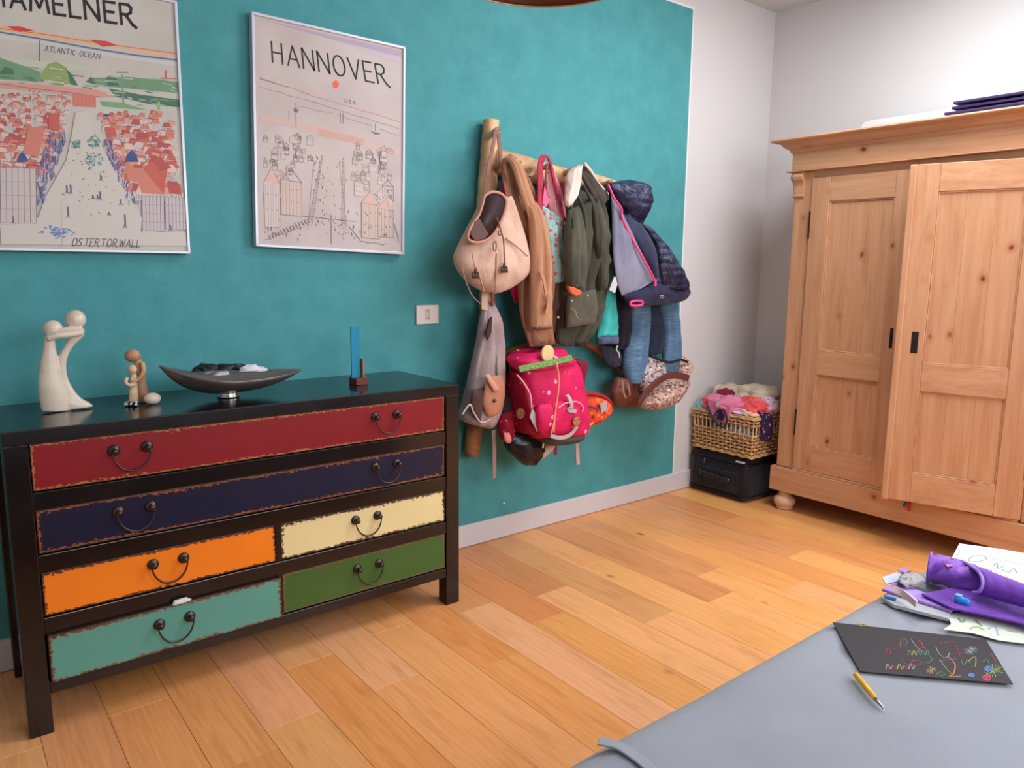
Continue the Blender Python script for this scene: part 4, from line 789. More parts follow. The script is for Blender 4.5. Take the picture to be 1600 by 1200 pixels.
    o = loft([((872, 286), (890, 280), -.1, .04), ((874, 310), (892, 305), -.11, .06), ((876, 345), (892, 340), -.11, .06), ((880, 380), (890, 378), -.1, .04)], folds=((2, .006, .3),), seed=10).build('crimson_scarf', cloth('crimson_cloth', (150, 34, 50), (112, 22, 38)), smooth=True); tag(o, 'crimson scarf showing between the pinafore and the green parka', 'scarf')

    # --- green parka
    GN = cloth('olive_green_twill', (82, 80, 66), (62, 60, 50), scale=6); CRM = cloth('cream_fleece', (224, 204, 192), (206, 182, 168), weave=200); T = thing('parka', 'dark olive green parka with a cream fleece collar in the middle of the rack', 'parka', base_of(905, 541, -.2)); yc = -.215
    loft([((892, 300), (926, 292), yc+.02, .08), ((886, 325), (942, 322), yc, .13), ((882, 360), (948, 355), yc, .16), ((878, 400), (951, 395), yc, .17), ((875, 440), (947, 436), yc, .16), ((872, 480), (940, 478), yc, .15), ((871, 510), (934, 503), yc, .14), ((871, 532), (920, 525), yc, .12), ((878, 541), (912, 540), yc, .07)], folds=((4, .028, .15), (7, .014, -.2), (12, .006, .2)), seed=15, m=54, n=52).build('body', GN, T, smooth=True)
    loft([((888, 330), (904, 322), yc-.08, .05), ((884, 365), (912, 358), yc-.09, .075), ((884, 400), (914, 395), yc-.095, .085), ((886, 430), (913, 428), yc-.1, .085), ((888, 450), (910, 456), yc-.1, .07)], folds=((2, .006, .6), (5, .004, .4)), seed=16).build('sleeve', GN, T, smooth=True)
    loft([((926, 330), (940, 326), yc-.07, .05), ((930, 370), (948, 366), yc-.08, .06), ((934, 420), (948, 416), yc-.08, .06), ((936, 455), (946, 452), yc-.08, .05)], folds=((2, .006, .6),), seed=18).build('sleeve', GN, T, smooth=True)
    MB().prism(px([(888, 447), (898, 449), (909, 454), (909, 460), (901, 463), (893, 458)], yc-.15), (0, 1, 0), .02).build('cuff_lining', plain('orange_quilt_lining', (206, 92, 54), .6), T, bevel=.004)
    loft([((905, 258), (914, 256), yc-.0, .03), ((889, 268), (908, 264), yc-.03, .05), ((885, 290), (905, 288), yc-.06, .06), ((884, 306), (902, 304), yc-.075, .05), ((884, 316), (894, 318), yc-.085, .04), ((885, 322), (889, 324), yc-.085, .02)], folds=((2, .004, .2),), seed=20, crumple=.002).build('collar_fleece', CRM, T, smooth=True)
    loft([((907, 258), (914, 257), yc-.01, .03), ((908, 275), (928, 275), yc-.02, .04), ((922, 300), (946, 296), yc-.035, .04), ((938, 325), (952, 310), yc-.05, .025)], folds=((2, .004, .2),), seed=21).build('collar', cloth('dark_olive_collar', (72, 66, 58), (58, 52, 46)), T, smooth=True)
    MB().tube(smooth_path([tuple(P(a, b, y=yc-.04)) for a, b in ((913, 255), (925, 270), (936, 288), (950, 304))], 5), .007, 8).build('collar_edge', CRM, T, smooth=True)
    loft([((887, 462), (930, 452), yc-.09, .03), ((886, 485), (932, 480), yc-.092, .035), ((885, 512), (930, 505), yc-.09, .02)], n=20, m=16, seed=22, boxy=.5, folds=((2, .003, .1),)).build('pocket', cloth('olive_pocket', (88, 84, 72), (74, 72, 60)), T, smooth=True)
    for a, b in ((893, 470), (918, 462), (872, 496)): mb = MB(); ball(mb, P(a, b, y=yc-.125), .0055); mb.build('snap', plain('pale_snap', (200, 196, 190), .3, .5), T, smooth=True)
    MB().tube(smooth_path([tuple(P(a, b, y=yc-.13)) for a, b in ((892, 482), (899, 487), (900, 494), (906, 500))], 5), .003, 6).build('piping', plain('olive_piping', (132, 126, 104), .6), T, smooth=True)
    MB().tube(smooth_path([tuple(P(a, b, y=yc-.115)) for a, b in ((893, 340), (897, 365), (895, 390), (893, 400))], 5), .003, 6).build('drawcord', plain('black_cord', (22, 22, 20), .7), T, smooth=True)
    for pts in ([(900, 300), (912, 330), (916, 360)], [(912, 290), (926, 320), (934, 360), (936, 400)], [(892, 312), (893, 345), (890, 380)]):
        MB().tube(smooth_path([tuple(P(a, b, y=yc-.07)) for a, b in pts], 5), [.004+.006*math.sin(PI*i/10) for i in range(11)] if len(pts) == 3 else [.004+.007*math.sin(PI*i/15) for i in range(16)], 8).build('gather', GN, T, smooth=True)

    # --- dark navy jacket and turquoise top behind the child's jacket
    NV = cloth('ink_navy_cloth', (36, 36, 52), (26, 26, 38)); yc = -.15
    T = thing('navy_jacket', 'ink-navy jacket hanging between the green parka and the quilted child jacket', 'jacket', base_of(965, 570, -.15))
    loft([((936, 292), (960, 286), yc, .05), ((938, 330), (968, 326), yc, .08), ((944, 380), (968, 376), yc, .09), ((952, 430), (972, 426), yc, .09), ((958, 470), (982, 468), yc, .09), ((962, 510), (984, 508), yc, .08), ((962, 545), (980, 545), yc, .05)], folds=((2, .008, .4), (5, .003, .2)), seed=31).build('body', NV, T, smooth=True)
    loft([((936, 540), (968, 544), yc+.03, .04), ((944, 560), (972, 560), yc+.03, .04), ((955, 574), (970, 572), yc+.03, .02)], folds=((3, .006, .2),), seed=33).build('lower_hem', cloth('dull_navy', (52, 56, 78), (40, 42, 58)), T, smooth=True)
    MB().tube(smooth_path([tuple(P(a, b, y=yc-.055)) for a, b in ((965, 540), (963, 546), (967, 552), (968, 559))], 5), .0035, 6).build('zip_pull', plain('neon_pull', (214, 226, 190), .5), T, smooth=True)
    TQ = cloth('turquoise_jersey', (74, 196, 190), (56, 172, 168)); yc = -.20
    T = thing('turquoise_top', 'turquoise top with a grey-blue hem band showing right of the green parka', 'top', base_of(948, 545, -.14))
    loft([((944, 380), (954, 378), yc, .04), ((944, 430), (956, 425), yc, .06), ((940, 470), (959, 468), yc, .08), ((936, 505), (963, 503), yc, .08), ((933, 527), (965, 525), yc, .06)], folds=((2, .008, .4),), seed=35).build('body', TQ, T, smooth=True)
    loft([((933, 526), (965, 524), yc-.004, .066), ((934, 538), (966, 537), yc-.004, .06)], n=20, m=8, folds=((2, .005, .4),), seed=35).build('hem_band', cloth('grey_blue_rib', (88, 100, 134), (72, 82, 112)), T, smooth=True)

    # --- quilted child jacket
    QN = NT('quilted_navy', .42, .4); p = QN.pos(); wv = QN.node('ShaderNodeTexWave', i_Scale=9.0, i_Distortion=1.5); wv.bands_direction = 'Z'; QN.link(p, wv.inputs['Vector']); nn = QN.noise(p, 26, 4); QN.base(QN.ramp(nn, [(.35, C4((28, 30, 54))), (.7, C4((50, 54, 88)))])); QN.bump(QN.mix(.85, wv.outputs[0], nn), .9, .02); QN.b.inputs['Roughness'].default_value = .32
    NVJ = cloth('navy_shell', (42, 42, 74), (30, 30, 56)); GRL = cloth('grey_lining', (132, 132, 152), (112, 112, 134), scale=5); PKZ = plain('hot_pink_zip', (244, 66, 128), .5); yc = -.215
    T = thing('quilted_jacket', 'navy quilted child jacket with grey lining and pink zip, rightmost on the rack', 'jacket', base_of(1020, 478, -.2))
    loft([((956, 300), (990, 310), yc+.02, .06), ((957, 335), (1000, 345), yc, .1), ((957, 370), (1018, 372), yc, .13), ((958, 405), (1040, 400), yc, .15), ((962, 435), (1060, 428), yc, .16), ((968, 458), (1074, 448), yc, .16), ((974, 470), (1077, 458), yc, .15), ((982, 478), (1068, 468), yc, .1)], folds=((3, .012, .2), (6, .006, .3)), seed=41, m=48, n=44).build('shell', QN.m, T, smooth=True)
    loft([((951, 286), (984, 280), yc-.02, .05), ((954, 296), (1008, 288), yc-.03, .12), ((962, 310), (1014, 302), yc-.03, .15), ((970, 326), (1013, 318), yc-.03, .14), ((982, 342), (1008, 336), yc-.02, .1), ((990, 354), (1002, 350), yc-.01, .05)], folds=((3, .012, .3), (5, .006, .2)), seed=42, crumple=.004).build('hood', QN.m, T, smooth=True)
    loft([((954, 300), (966, 318), yc-.055, .02), ((957, 335), (974, 336), yc-.065, .035), ((957, 365), (988, 364), yc-.08, .04), ((958, 395), (1002, 392), yc-.085, .04), ((961, 425), (1016, 420), yc-.09, .035), ((966, 448), (1022, 438), yc-.09, .03), ((972, 462), (992, 455), yc-.088, .02)], n=26, m=30, folds=((2, .005, .4), (5, .002, .2)), seed=43).build('grey_front', GRL, T, smooth=True)
    MB().tube(smooth_path([tuple(P(a, b, y=yy)) for a, b, yy in ((950, 288, yc-.05), (960, 310, yc-.085), (971, 326, yc-.09), (972, 340, yc-.092), (984, 366, yc-.1), (1000, 395, yc-.11), (1014, 420, yc-.115), (1024, 440, yc-.115))], 6), .0055, 8).build('zip', PKZ, T, smooth=True)
    loft([((974, 336), (1002, 350), yc-.05, .03), ((984, 362), (1014, 368), yc-.075, .04), ((1000, 390), (1024, 390), yc-.09, .04), ((1014, 415), (1027, 413), yc-.095, .04), ((1022, 434), (1028, 433), yc-.095, .03)], n=20, m=24, folds=((2, .004, .1),), seed=44).build('inner_quilt', cloth('slate_quilt', (54, 60, 88), (40, 44, 68), weave=60), T, smooth=True)
    loft([((1004, 352), (1010, 350), yc-.06, .03), ((1022, 384), (1038, 382), yc-.07, .08), ((1026, 405), (1052, 402), yc-.08, .1), ((1030, 428), (1064, 422), yc-.08, .11), ((1034, 448), (1074, 444), yc-.075, .1), ((1040, 456), (1070, 454), yc-.07, .06)], folds=((3, .010, .5), (6, .005, .4)), seed=45, crumple=.005, cs=26).build('sleeve', QN.m, T, smooth=True)
    loft([((972, 461), (1028, 442), yc-.085, .03), ((976, 466), (1052, 452), yc-.09, .04), ((980, 472), (1077, 458), yc-.085, .04), ((986, 479), (1072, 468), yc-.08, .03), ((990, 480), (1060, 473), yc-.075, .02)], n=24, m=16, folds=((3, .004, .2),), seed=46).build('hem', NVJ, T, smooth=True)
    MB().tube(smooth_path([tuple(P(a, b, y=yc-.112)) for a, b in ((985, 472), (994, 470), (1003, 471), (1003, 476), (994, 478), (985, 477))], 4), .006, 8, True).build('pocket_zip', PKZ, T, smooth=True)
    q = P(1024, 440, y=yc-.122); MB().box(q.x-.006, q.x+.008, q.y-.003, q.y+.003, q.z-.022, q.z+.006).build('zip_pull', PKZ, T, bevel=.002)
    mb = MB()
    for dx in (0, .014): 
        q = P(1033, 464, y=yc-.108); mb.tube([q+Vector((dx+.006*math.cos(a), 0, .008*math.sin(a))) for a in [PI*i/8*1.0-.2 for i in range(9)]]+[q+Vector((dx-.006, 0, -.006)), q+Vector((dx+.006, 0, -.006))], .0015, 5)
    mb.build('emblem', plain('silver_print', (176, 180, 200), .4), T)
    MB().prism(px([(960, 432), (967, 436), (961, 458), (952, 453)], yc-.09), (0, 1, 0), .003).build('care_label', cloth('label_white', (208, 204, 210)), T)

    # --- jeans
    DN = NT('washed_denim', .85, .2); p = DN.pos(); n1 = DN.noise(DN.pos((6, 6, 60)), 3, 4); n2 = DN.noise(p, 9, 3); c = DN.ramp(n1, [(.3, C4((74, 106, 140))), (.7, C4((118, 150, 178)))]); DN.base(DN.mix(DN.ramp(n2, [(.35, (.6, .6, .6, 1)), (.65, (0, 0, 0, 1))]), c, C4((62, 92, 130)))); DN.bump(DN.noise(p, 500, 2), .3, .0015)
    DDK = cloth('dark_denim', (46, 56, 80), (34, 42, 62)); yc = -.15
    T = thing('jeans', 'light blue washed jeans hanging below the quilted child jacket', 'jeans', base_of(1018, 600, yc))
    loft([((981, 455), (1012, 452), yc, .08), ((984, 490), (1013, 488), yc, .1), ((983, 515), (1012, 512), yc, .1), ((977, 545), (1010, 545), yc, .1), ((975, 572), (1006, 572), yc, .1), ((978, 590), (1001, 592), yc, .09), ((981, 600), (997, 601), yc, .07)], folds=((2, .006, .5), (5, .003, .3)), seed=51).build('leg', DN.m, T, smooth=True)
    loft([((1026, 450), (1054, 448), yc, .08), ((1032, 485), (1057, 482), yc, .09), ((1038, 515), (1060, 512), yc, .09), ((1038, 545), (1062, 543), yc, .09), ((1036, 570), (1062, 568), yc, .08), ((1036, 583), (1061, 582), yc, .07)], folds=((2, .006, .5), (5, .003, .3)), seed=52).build('leg', DN.m, T, smooth=True)
    loft([((1006, 452), (1034, 450), yc+.03, .06), ((1010, 490), (1038, 488), yc+.03, .07), ((1011, 525), (1040, 522), yc+.03, .07), ((1011, 555), (1037, 552), yc+.03, .05)], folds=((2, .006, .5),), seed=53).build('inside', DDK, T, smooth=True)

    # --- floral slouch bag with brown band, and leather bag behind
    TP = dots('taupe_floral_print', (198, 168, 152), [((128, 98, 96), 1.7, .38), ((214, 190, 176), 1.2, .3), ((104, 80, 82), 2.6, .26)], 34, ground2=(176, 142, 128)); BN = plain('plum_brown_leather', (98, 56, 54), .4); yc = -.19
    T = thing('slouch_bag', 'taupe floral slouchy bag with a plum-brown leather band at the lower right of the rack', 'bag', base_of(1035, 640, yc))
    loft([((1040, 586), (1068, 588), yc, .06), ((1020, 600), (1074, 594), yc, .13), ((1006, 615), (1070, 605), yc, .17), ((1000, 630), (1058, 620), yc, .17), ((1006, 638), (1044, 632), yc, .12), ((1018, 641), (1034, 638), yc, .06)], folds=((3, .008, .3),), seed=61, crumple=.004).build('body', TP, T, smooth=True)
    loft([((1014, 558), (1034, 560), yc+.03, .06), ((1004, 575), (1036, 574), yc+.02, .1), ((1002, 595), (1034, 590), yc, .12), ((1004, 612), (1022, 604), yc-.01, .1)], folds=((3, .010, .3),), seed=62, crumple=.004).build('gathered_top', dots('grey_floral_print', (186, 166, 160), [((112, 90, 96), 1.7, .40), ((214, 200, 196), 1.3, .3)], 34), T, smooth=True)
    loft([((1062, 556), (1068, 556), yc+.03, .04), ((1060, 570), (1079, 570), yc+.02, .07), ((1060, 584), (1078, 580), yc+.01, .07)], seed=63, crumple=.004).build('gathered_side', TP, T, smooth=True)
    MB().ribbon(smooth_path([tuple(P(a, b, y=yc-.09)) for a, b in ((998, 632), (1008, 616), (1022, 601), (1040, 589), (1056, 586), (1076, 591))], 6), .036, .012, Vector((.2, -.1, 1))).build('leather_band', BN, T, bevel=.003)
    MB().tube(smooth_path([tuple(P(a, b, y=yc-.02)) for a, b in ((1018, 557), (1034, 563), (1048, 566), (1064, 562), (1074, 566))], 5), .007, 8).build('top_edge', plain('black_edge', (34, 28, 34), .6), T, smooth=True)
    T = thing('leather_bag', 'dark chestnut leather bag tucked behind the jeans leg on the rack', 'bag', base_of(975, 636, -.13)); LB = NT('chestnut_leather', .4, .4); LB.base(LB.ramp(LB.noise(LB.pos(), 14, 4), [(.3, C4((66, 30, 26))), (.7, C4((116, 60, 46)))]))
    loft([((962, 590), (990, 588), -.13, .06), ((956, 605), (998, 602), -.13, .1), ((955, 622), (998, 620), -.13, .11), ((962, 635), (990, 634), -.13, .07)], folds=((3, .008, .3),), seed=65, crumple=.003).build('body', LB.m, T, smooth=True)
    for pts in ([(972, 594), (974, 612), (978, 622)], [(980, 598), (983, 610), (984, 618)]): strap('strap', [P(a, b, y=-.195) for a, b in pts], .01, plain('pale_leather_strap', (166, 118, 96), .5), T)
hanging()

# ================================================================== SCHOOL BACKPACK AND THE BAGS ROUND IT
def backpack():
    PKB = dots('pink_satchel_print', (214, 34, 94), [((250, 170, 190), .30, .10), ((250, 110, 150), .42, .08)], 42, rough=.55, ground2=(200, 28, 84)); PKD = dots('crimson_side_print', (158, 16, 52), [((236, 120, 140), .7, .12)], 42, rough=.55, ground2=(136, 12, 42))
    GRB = dots('green_ribbon_print', (112, 150, 84), [((60, 112, 62), 1.4, .3), ((164, 180, 112), 1.2, .2)], 60); GYB = plain('silver_reflective', (176, 164, 164), .35); DKG = plain('dark_base_cloth', (74, 62, 62), .7)
    yf = -.31; T = thing('backpack', 'bright pink school backpack with a green ribbon and cork badge hanging on the rack', 'backpack', base_of(858, 690, -.25))
    MBx = loft([((806, 566), (880, 552), yf+.09, .12), ((809, 585), (896, 572), yf+.085, .17), ((812, 615), (902, 605), yf+.08, .19), ((816, 645), (907, 638), yf+.08, .2), ((820, 668), (908, 662), yf+.08, .2), ((828, 684), (906, 676), yf+.08, .19)], boxy=.5, n=40, m=30, seed=71, crumple=.003, cs=10); MBx.build('body', PKB, T, smooth=True)
    # side face (crimson, facing the dresser)
    loft([((800, 580), (812, 585), yf+.09, .12), ((803, 610), (818, 615), yf+.085, .15), ((806, 640), (826, 642), yf+.08, .16), ((804, 662), (834, 668), yf+.08, .16), ((812, 676), (836, 680), yf+.08, .14)], boxy=.6, n=24, m=20, seed=72).build('side_pocket', PKD, T, smooth=True)
    loft([((800, 566), (812, 560), yf+.1, .08), ((812, 550), (868, 542), yf+.1, .13), ((798, 560), (880, 553), yf+.075, .18), ((803, 572), (890, 560), yf+.06, .19), ((812, 580), (893, 564), yf+.05, .17)], n=36, m=24, seed=73, boxy=.75, crumple=.004, cs=14).build('lid', PKB, T, smooth=True)
    strap('ribbon_band', [P(811, 577, y=yf-.042), P(840, 571, y=yf-.05), P(868, 565, y=yf-.05), P(893, 559, y=yf-.045)], .026, GRB, T, .006, Vector((.05, .3, 1)))
    q = P(854, 552, y=yf-.02); mb = MB(); mb.lathe([(.001, 0), (.034, 0), (.036, .003), (.036, .009), (.033, .012), (.001, .012)], (q.x, q.y, q.z), 28, 'y'); mb.build('badge', dots('cork_badge', (222, 194, 142), [((176, 136, 88), 3, .2)], 60), T, smooth=False)
    loft([((842, 632), (896, 622), yf-.035, .02), ((838, 640), (908, 630), yf-.035, .05), ((838, 655), (910, 645), yf-.035, .06), ((840, 672), (908, 664), yf-.03, .055), ((850, 683), (900, 676), yf-.02, .03)], n=30, m=18, boxy=.7, seed=74).build('front_pocket', PKB, T, smooth=True)
    strap('side_piping', [P(808, 586, y=yf-.012), P(818, 598, y=yf-.018), P(828, 616, y=yf-.02), P(831, 640, y=yf-.02), P(838, 668, y=yf-.02)], .006, plain('pink_piping', (250, 150, 172), .5), T, .006)
    MB().prism(px([(832, 638), (843, 656), (840, 676), (828, 652)], yf-.03), (0, 1, 0), .006).build('reflector', GYB, T, bevel=.002)
    MB().ribbon(smooth_path([tuple(P(a, b, y=yf-.06)) for a, b in ((860, 681), (875, 684), (890, 680), (902, 666))], 6), .018, .006, Vector((0, 0, 1))).build('reflector', GYB, T, bevel=.002)
    loft([((838, 680), (906, 674), yf+.05, .14), ((842, 690), (906, 682), yf+.05, .15), ((858, 696), (896, 690), yf+.06, .1)], n=28, m=10, boxy=.7).build('base', DKG, T, smooth=True)
    MB().tube(smooth_path([tuple(P(a, b, y=yf-.066)) for a, b in ((869, 566), (873, 590), (872, 612), (868, 640), (866, 660), (865, 676))], 6), .004, 8).build('cord', plain('peach_cord', (250, 150, 120), .6), T, smooth=True)
    MB().tube(smooth_path([tuple(P(a, b, y=yf-.066)) for a, b in ((869, 632), (866, 655), (861, 678))], 6), .0035, 8).build('cord', plain('peach_cord', (250, 150, 120), .6), T, smooth=True)
    strap('buckle_strap', [P(886, 617, y=yf-.05), P(891, 626, y=yf-.066), P(893, 636, y=yf-.07), P(888, 640, y=yf-.066), P(900, 643, y=yf-.066)], .018, GYB, T, .006)
    MB().tube(smooth_path([tuple(P(a, b, y=yf-.066)) for a, b in ((872, 638), (884, 630), (902, 628), (911, 636), (909, 644))], 5), .0035, 6).build('pocket_piping', plain('pink_piping', (250, 150, 172), .5), T, smooth=True)
    q = P(899, 658, y=yf-.068); MB().lathe([(.001, 0), (.02, 0), (.021, .003), (.021, .008), (.018, .01), (.001, .01)], q, 20, 'y').build('badge', dots('wood_badge', (176, 120, 80), [((90, 50, 40), 2, .3)], 60), T)
    q = P(812, 646, y=yf-.005); MB().lathe([(.001, 0), (.022, 0), (.024, .003), (.022, .008), (.001, .009)], q, 20, 'y').build('badge', dots('dark_badge', (110, 72, 36), [((52, 28, 26), 2, .3)], 60), T)
    loft([((896, 562), (902, 560), yf+.13, .04), ((898, 578), (917, 568), yf+.14, .05), ((900, 600), (912, 592), yf+.15, .05), ((902, 625), (910, 615), yf+.15, .04)], n=16, m=14).build('shoulder_pad', plain('maroon_pad', (128, 20, 52), .7), T, smooth=True)
    for a, b, c, d in ((901, 676, 903, 726), ): strap('tail_strap', [P(a, b, y=yf+.02), P(a+1, (b+d)/2, y=yf+.03), P(c, d, y=yf+.03)], .022, plain('grey_webbing', (176, 150, 144), .7), T)
    strap('hanging_loop', [P(850, 548, y=yf+.1), P(852, 520, y=-.13), P(850, 505, y=-.12)], .02, plain('maroon_pad', (128, 20, 52), .7), T)
    # --- black boot bag below
    T = thing('boot_bag', 'glossy black drawstring bag with a beige side under the pink backpack', 'bag', base_of(825, 727, -.2)); yc = -.2
    loft([((796, 674), (846, 682), yc, .08), ((790, 688), (850, 690), yc, .12), ((793, 702), (848, 702), yc, .13), ((806, 716), (842, 716), yc, .11), ((818, 727), (834, 727), yc, .05)], folds=((3, .010, .3),), seed=81, crumple=.004).build('body', NTg('glossy_black_nylon', (26, 20, 26), .28), T, smooth=True)
    loft([((846, 684), (868, 692), yc, .07), ((842, 700), (862, 700), yc, .08), ((832, 716), (850, 712), yc, .06), ((830, 725), (838, 723), yc, .03)], seed=82).build('side', cloth('beige_nylon', (206, 180, 160)), T, smooth=True)
    strap('drawstring', [P(848, 680, y=yc-.07), P(849, 692, y=yc-.075), P(848, 700, y=yc-.075)], .008, plain('pale_yellow_cord', (214, 200, 150), .6), T)
    strap('pull_tab', [P(868, 694, y=yc-.02), P(868, 711, y=yc-.02)], .018, plain('purple_tab', (136, 40, 84), .7), T)
    # --- red gym pouch left
    T = thing('gym_pouch', 'small crimson pouch with a grey strap wedged between the grey bag and the backpack', 'pouch', base_of(790, 692, -.2)); yc = -.21
    loft([((785, 645), (800, 640), yc, .04), ((780, 660), (802, 655), yc, .06), ((780, 675), (803, 672), yc, .06), ((784, 688), (800, 684), yc, .05)], seed=83, crumple=.003).build('body', PKD, T, smooth=True)
    strap('tail_strap', [P(771, 672, y=yc+.02), P(772, 700, y=yc+.03), P(772, 747, y=yc+.03)], .02, plain('grey_webbing_dull', (150, 126, 118), .7), T)
    strap('shoulder_strap', [P(787, 560, y=-.13), P(788, 600, y=-.15), P(792, 640, y=yc), P(796, 660, y=yc)], .05, plain('black_webbing', (42, 32, 32), .8), T, .008)
    loft([((787, 676), (796, 676), yc-.05, .015), ((788, 688), (799, 686), yc-.052, .02), ((793, 693), (798, 692), yc-.05, .01)], n=12, m=8).build('tongue', plain('salmon_tab', (222, 128, 120), .6), T, smooth=True)
    # --- orange cap
    T = thing('sports_cap', 'orange-red patterned cap with a crimson brim right of the backpack', 'cap', base_of(925, 672, -.14)); yc = -.15
    CP = dots('orange_flame_print', (226, 82, 52), [((176, 40, 40), .7, .3), ((240, 150, 60), 1.0, .22)], 40); 
    loft([((906, 618), (924, 614), yc, .05), ((906, 628), (946, 624), yc, .12), ((906, 642), (952, 638), yc, .15), ((905, 656), (942, 650), yc, .14), ((905, 667), (924, 663), yc, .08)], seed=91, crumple=.003).build('crown', CP, T, smooth=True)
    MB().ribbon(smooth_path([tuple(P(a, b, y=yc-.04)) for a, b in ((905, 617), (920, 615), (938, 618), (950, 626), (955, 636), (949, 645))], 6), .014, .02, Vector((0, .3, 1))).build('brim', plain('crimson_brim', (166, 22, 50), .5), T, bevel=.004)
    MB().prism(px([(938, 632), (948, 626), (950, 640), (940, 646)], yc-.078), (0, 1, 0), .006).build('panel', GYB, T, bevel=.002)
    MB().ribbon(smooth_path([tuple(P(a, b, y=yc-.085)) for a, b in ((907, 634), (920, 635), (936, 640))], 6), .01, .004, Vector((0, 0, 1))).build('stripe', plain('plum_stripe', (98, 50, 84), .6), T)
    MB().ribbon(smooth_path([tuple(P(a, b, y=yc-.07)) for a, b in ((906, 670), (916, 667), (926, 661))], 6), .008, .004, Vector((0, 0, 1))).build('piping', plain('amber_piping', (240, 170, 60), .6), T)
def NTg(name, c, rough): return plain(name, c, rough)
backpack()

# ================================================================== SUITCASE, BASKET, LAUNDRY
def corner_things():
    x0, x1, y0, y1, zt = 3.535, 4.06, -.418, -.022, .255
    T = thing('suitcase', 'black soft-sided suitcase lying on the floor under the wicker basket', 'suitcase', ((x0+x1)/2, (y0+y1)/2, 0))
    BK = cloth('black_polyester', (30, 29, 36), (22, 21, 28), rough=.6); HW = plain('grey_hardware', (120, 118, 122), .35, .7)
    o = MB().box(x0, x1, y0, y1, .003, zt-.02).build('shell', BK, T, smooth=True); q = o.modifiers.new('bevel', 'BEVEL'); q.width = .035; q.segments = 5
    o = MB().box(x0+.012, x1-.012, y0+.012, y1-.012, zt-.05, zt+.004).build('lid', BK, T, smooth=True); q = o.modifiers.new('bevel', 'BEVEL'); q.width = .02; q.segments = 4
    MB().box(x0-.012, x0+.02, y0+.05, y1-.05, .04, .165).build('front_pocket', BK, T, bevel=.014)
    def loop(z, off, r, nm, mat):
        pts = []
        for cx, cy, a0 in ((x0+.035, y0+.035, PI), (x1-.035, y0+.035, 1.5*PI), (x1-.035, y1-.035, 0), (x0+.035, y1-.035, .5*PI)):
            for k in range(5): a = a0+k*PI/8; pts.append((cx+(.035+off)*math.cos(a), cy+(.035+off)*math.sin(a), z))
        MB().tube(pts, r, 6, True).build(nm, mat, T, smooth=True)
    loop(.218, .002, .004, 'piping', plain('black_piping', (16, 16, 18), .45)); loop(.03, .002, .004, 'piping', plain('black_piping', (16, 16, 18), .45)); loop(.205, .001, .0025, 'zip', plain('zip_grey', (52, 50, 54), .4))
    strap('handle', [(x0-.012, y1-.09, .135), (x0-.032, y1-.11, .128), (x0-.036, -.24, .118), (x0-.032, y0+.13, .112), (x0-.012, y0+.11, .118)], .028, BK, T, .012, Vector((0, 0, 1)))
    for y in (y1-.09, y0+.11): mb = MB(); ball(mb, (x0-.015, y, .135 if y > -.24 else .118), .007); mb.build('rivet', HW, T, smooth=True)
    q = P(1102, 720, x=x0-.006); MB().tube([(x0-.006, q.y, .212), (x0-.012, q.y+.002, .2), (x0-.01, q.y+.004, .178)], .004, 8).build('zip_pull', HW, T, smooth=True)
    q = P(1170, 726, x=x0-.004); MB().box(x0-.006, x0+.01, y0+.02, y0+.075, .228, .236).build('name_tab', plain('pale_tab', (196, 192, 204), .4), T, bevel=.002)
    for x in (x0+.06, x1-.06):
        for y in (y0+.05, y1-.05): MB().lathe([(.014, 0), (.016, .004), (.012, .014)], (x, y, .0), 14).build('foot', plain('black_rubber', (14, 14, 14), .7), T, smooth=True)
    # wicker basket
    bx0, bx1, by0, by1, bz0, bz1 = 3.545, 3.93, -.435, -.045, .261, .485
    T = thing('wicker_basket', 'open-weave wicker basket full of laundry standing on the black suitcase', 'basket', ((bx0+bx1)/2, (by0+by1)/2, bz0))
    WK = NT('wicker_cane', .6, .3); WK.base(WK.ramp(WK.noise(WK.pos(), 45, 4), [(.3, C4((170, 122, 78))), (.6, C4((206, 164, 116))), (.8, C4((226, 188, 142)))]))
    WK2 = plain('pale_cane', (218, 178, 132), .6)
    def per(u, z, off):
        """rounded rectangle perimeter, flaring upwards; u in 0..1"""
        fl = .012*(z-bz0)/(bz1-bz0); X0, X1, Y0, Y1 = bx0-fl-off, bx1+fl+off, by0-fl-off, by1+fl+off; w, d = X1-X0, Y1-Y0; L = 2*(w+d); s = (u % 1)*L
        if s < d: p = Vector((X0, Y1-s, z))
        elif s < d+w: p = Vector((X0+s-d, Y0, z))
        elif s < 2*d+w: p = Vector((X1, Y0+s-d-w, z))
        else: p = Vector((X1-(s-2*d-w), Y1, z))
        return p
    ns = 56; nrow = 11; mb = MB()
    for k in range(ns): mb.tube([per(k/ns, bz0+.004, -.004), per(k/ns, (bz0+bz1)/2, -.004), per(k/ns, bz1-.004, -.004)], .0045, 6)
    o = mb.build('upright_canes', WK2, T, smooth=True); o['kind'] = 'stuff'
    mb = MB()
    for r in range(nrow):
        z = bz0+.012+(bz1-bz0-.03)*r/(nrow-1)
        if 7 <= r <= 8: continue
        mb.tube([per((k+.5*0)/(ns*2), z+.002*math.sin(k*1.7+r), (.0065 if (k//2+r) % 2 else -.0075) if k % 2 == 0 else -.0005) for k in range(ns*2)], .0062, 6, True)
    o = mb.build('woven_canes', WK.m, T, smooth=True); o['kind'] = 'stuff'
    for z in (bz0+.006, bz1):
        for off, dz in ((-.008, 0), (.004, 0), (-.002, .008)):
            MB().tube([per(k/80, z+dz+.002*math.sin(k*1.9+off*900), off+.002*math.cos(k*1.9)) for k in range(80)], .0065, 6, True).build('rim_cane', WK.m, T, smooth=True)
    for k in (0, .25, .5, .75): pass
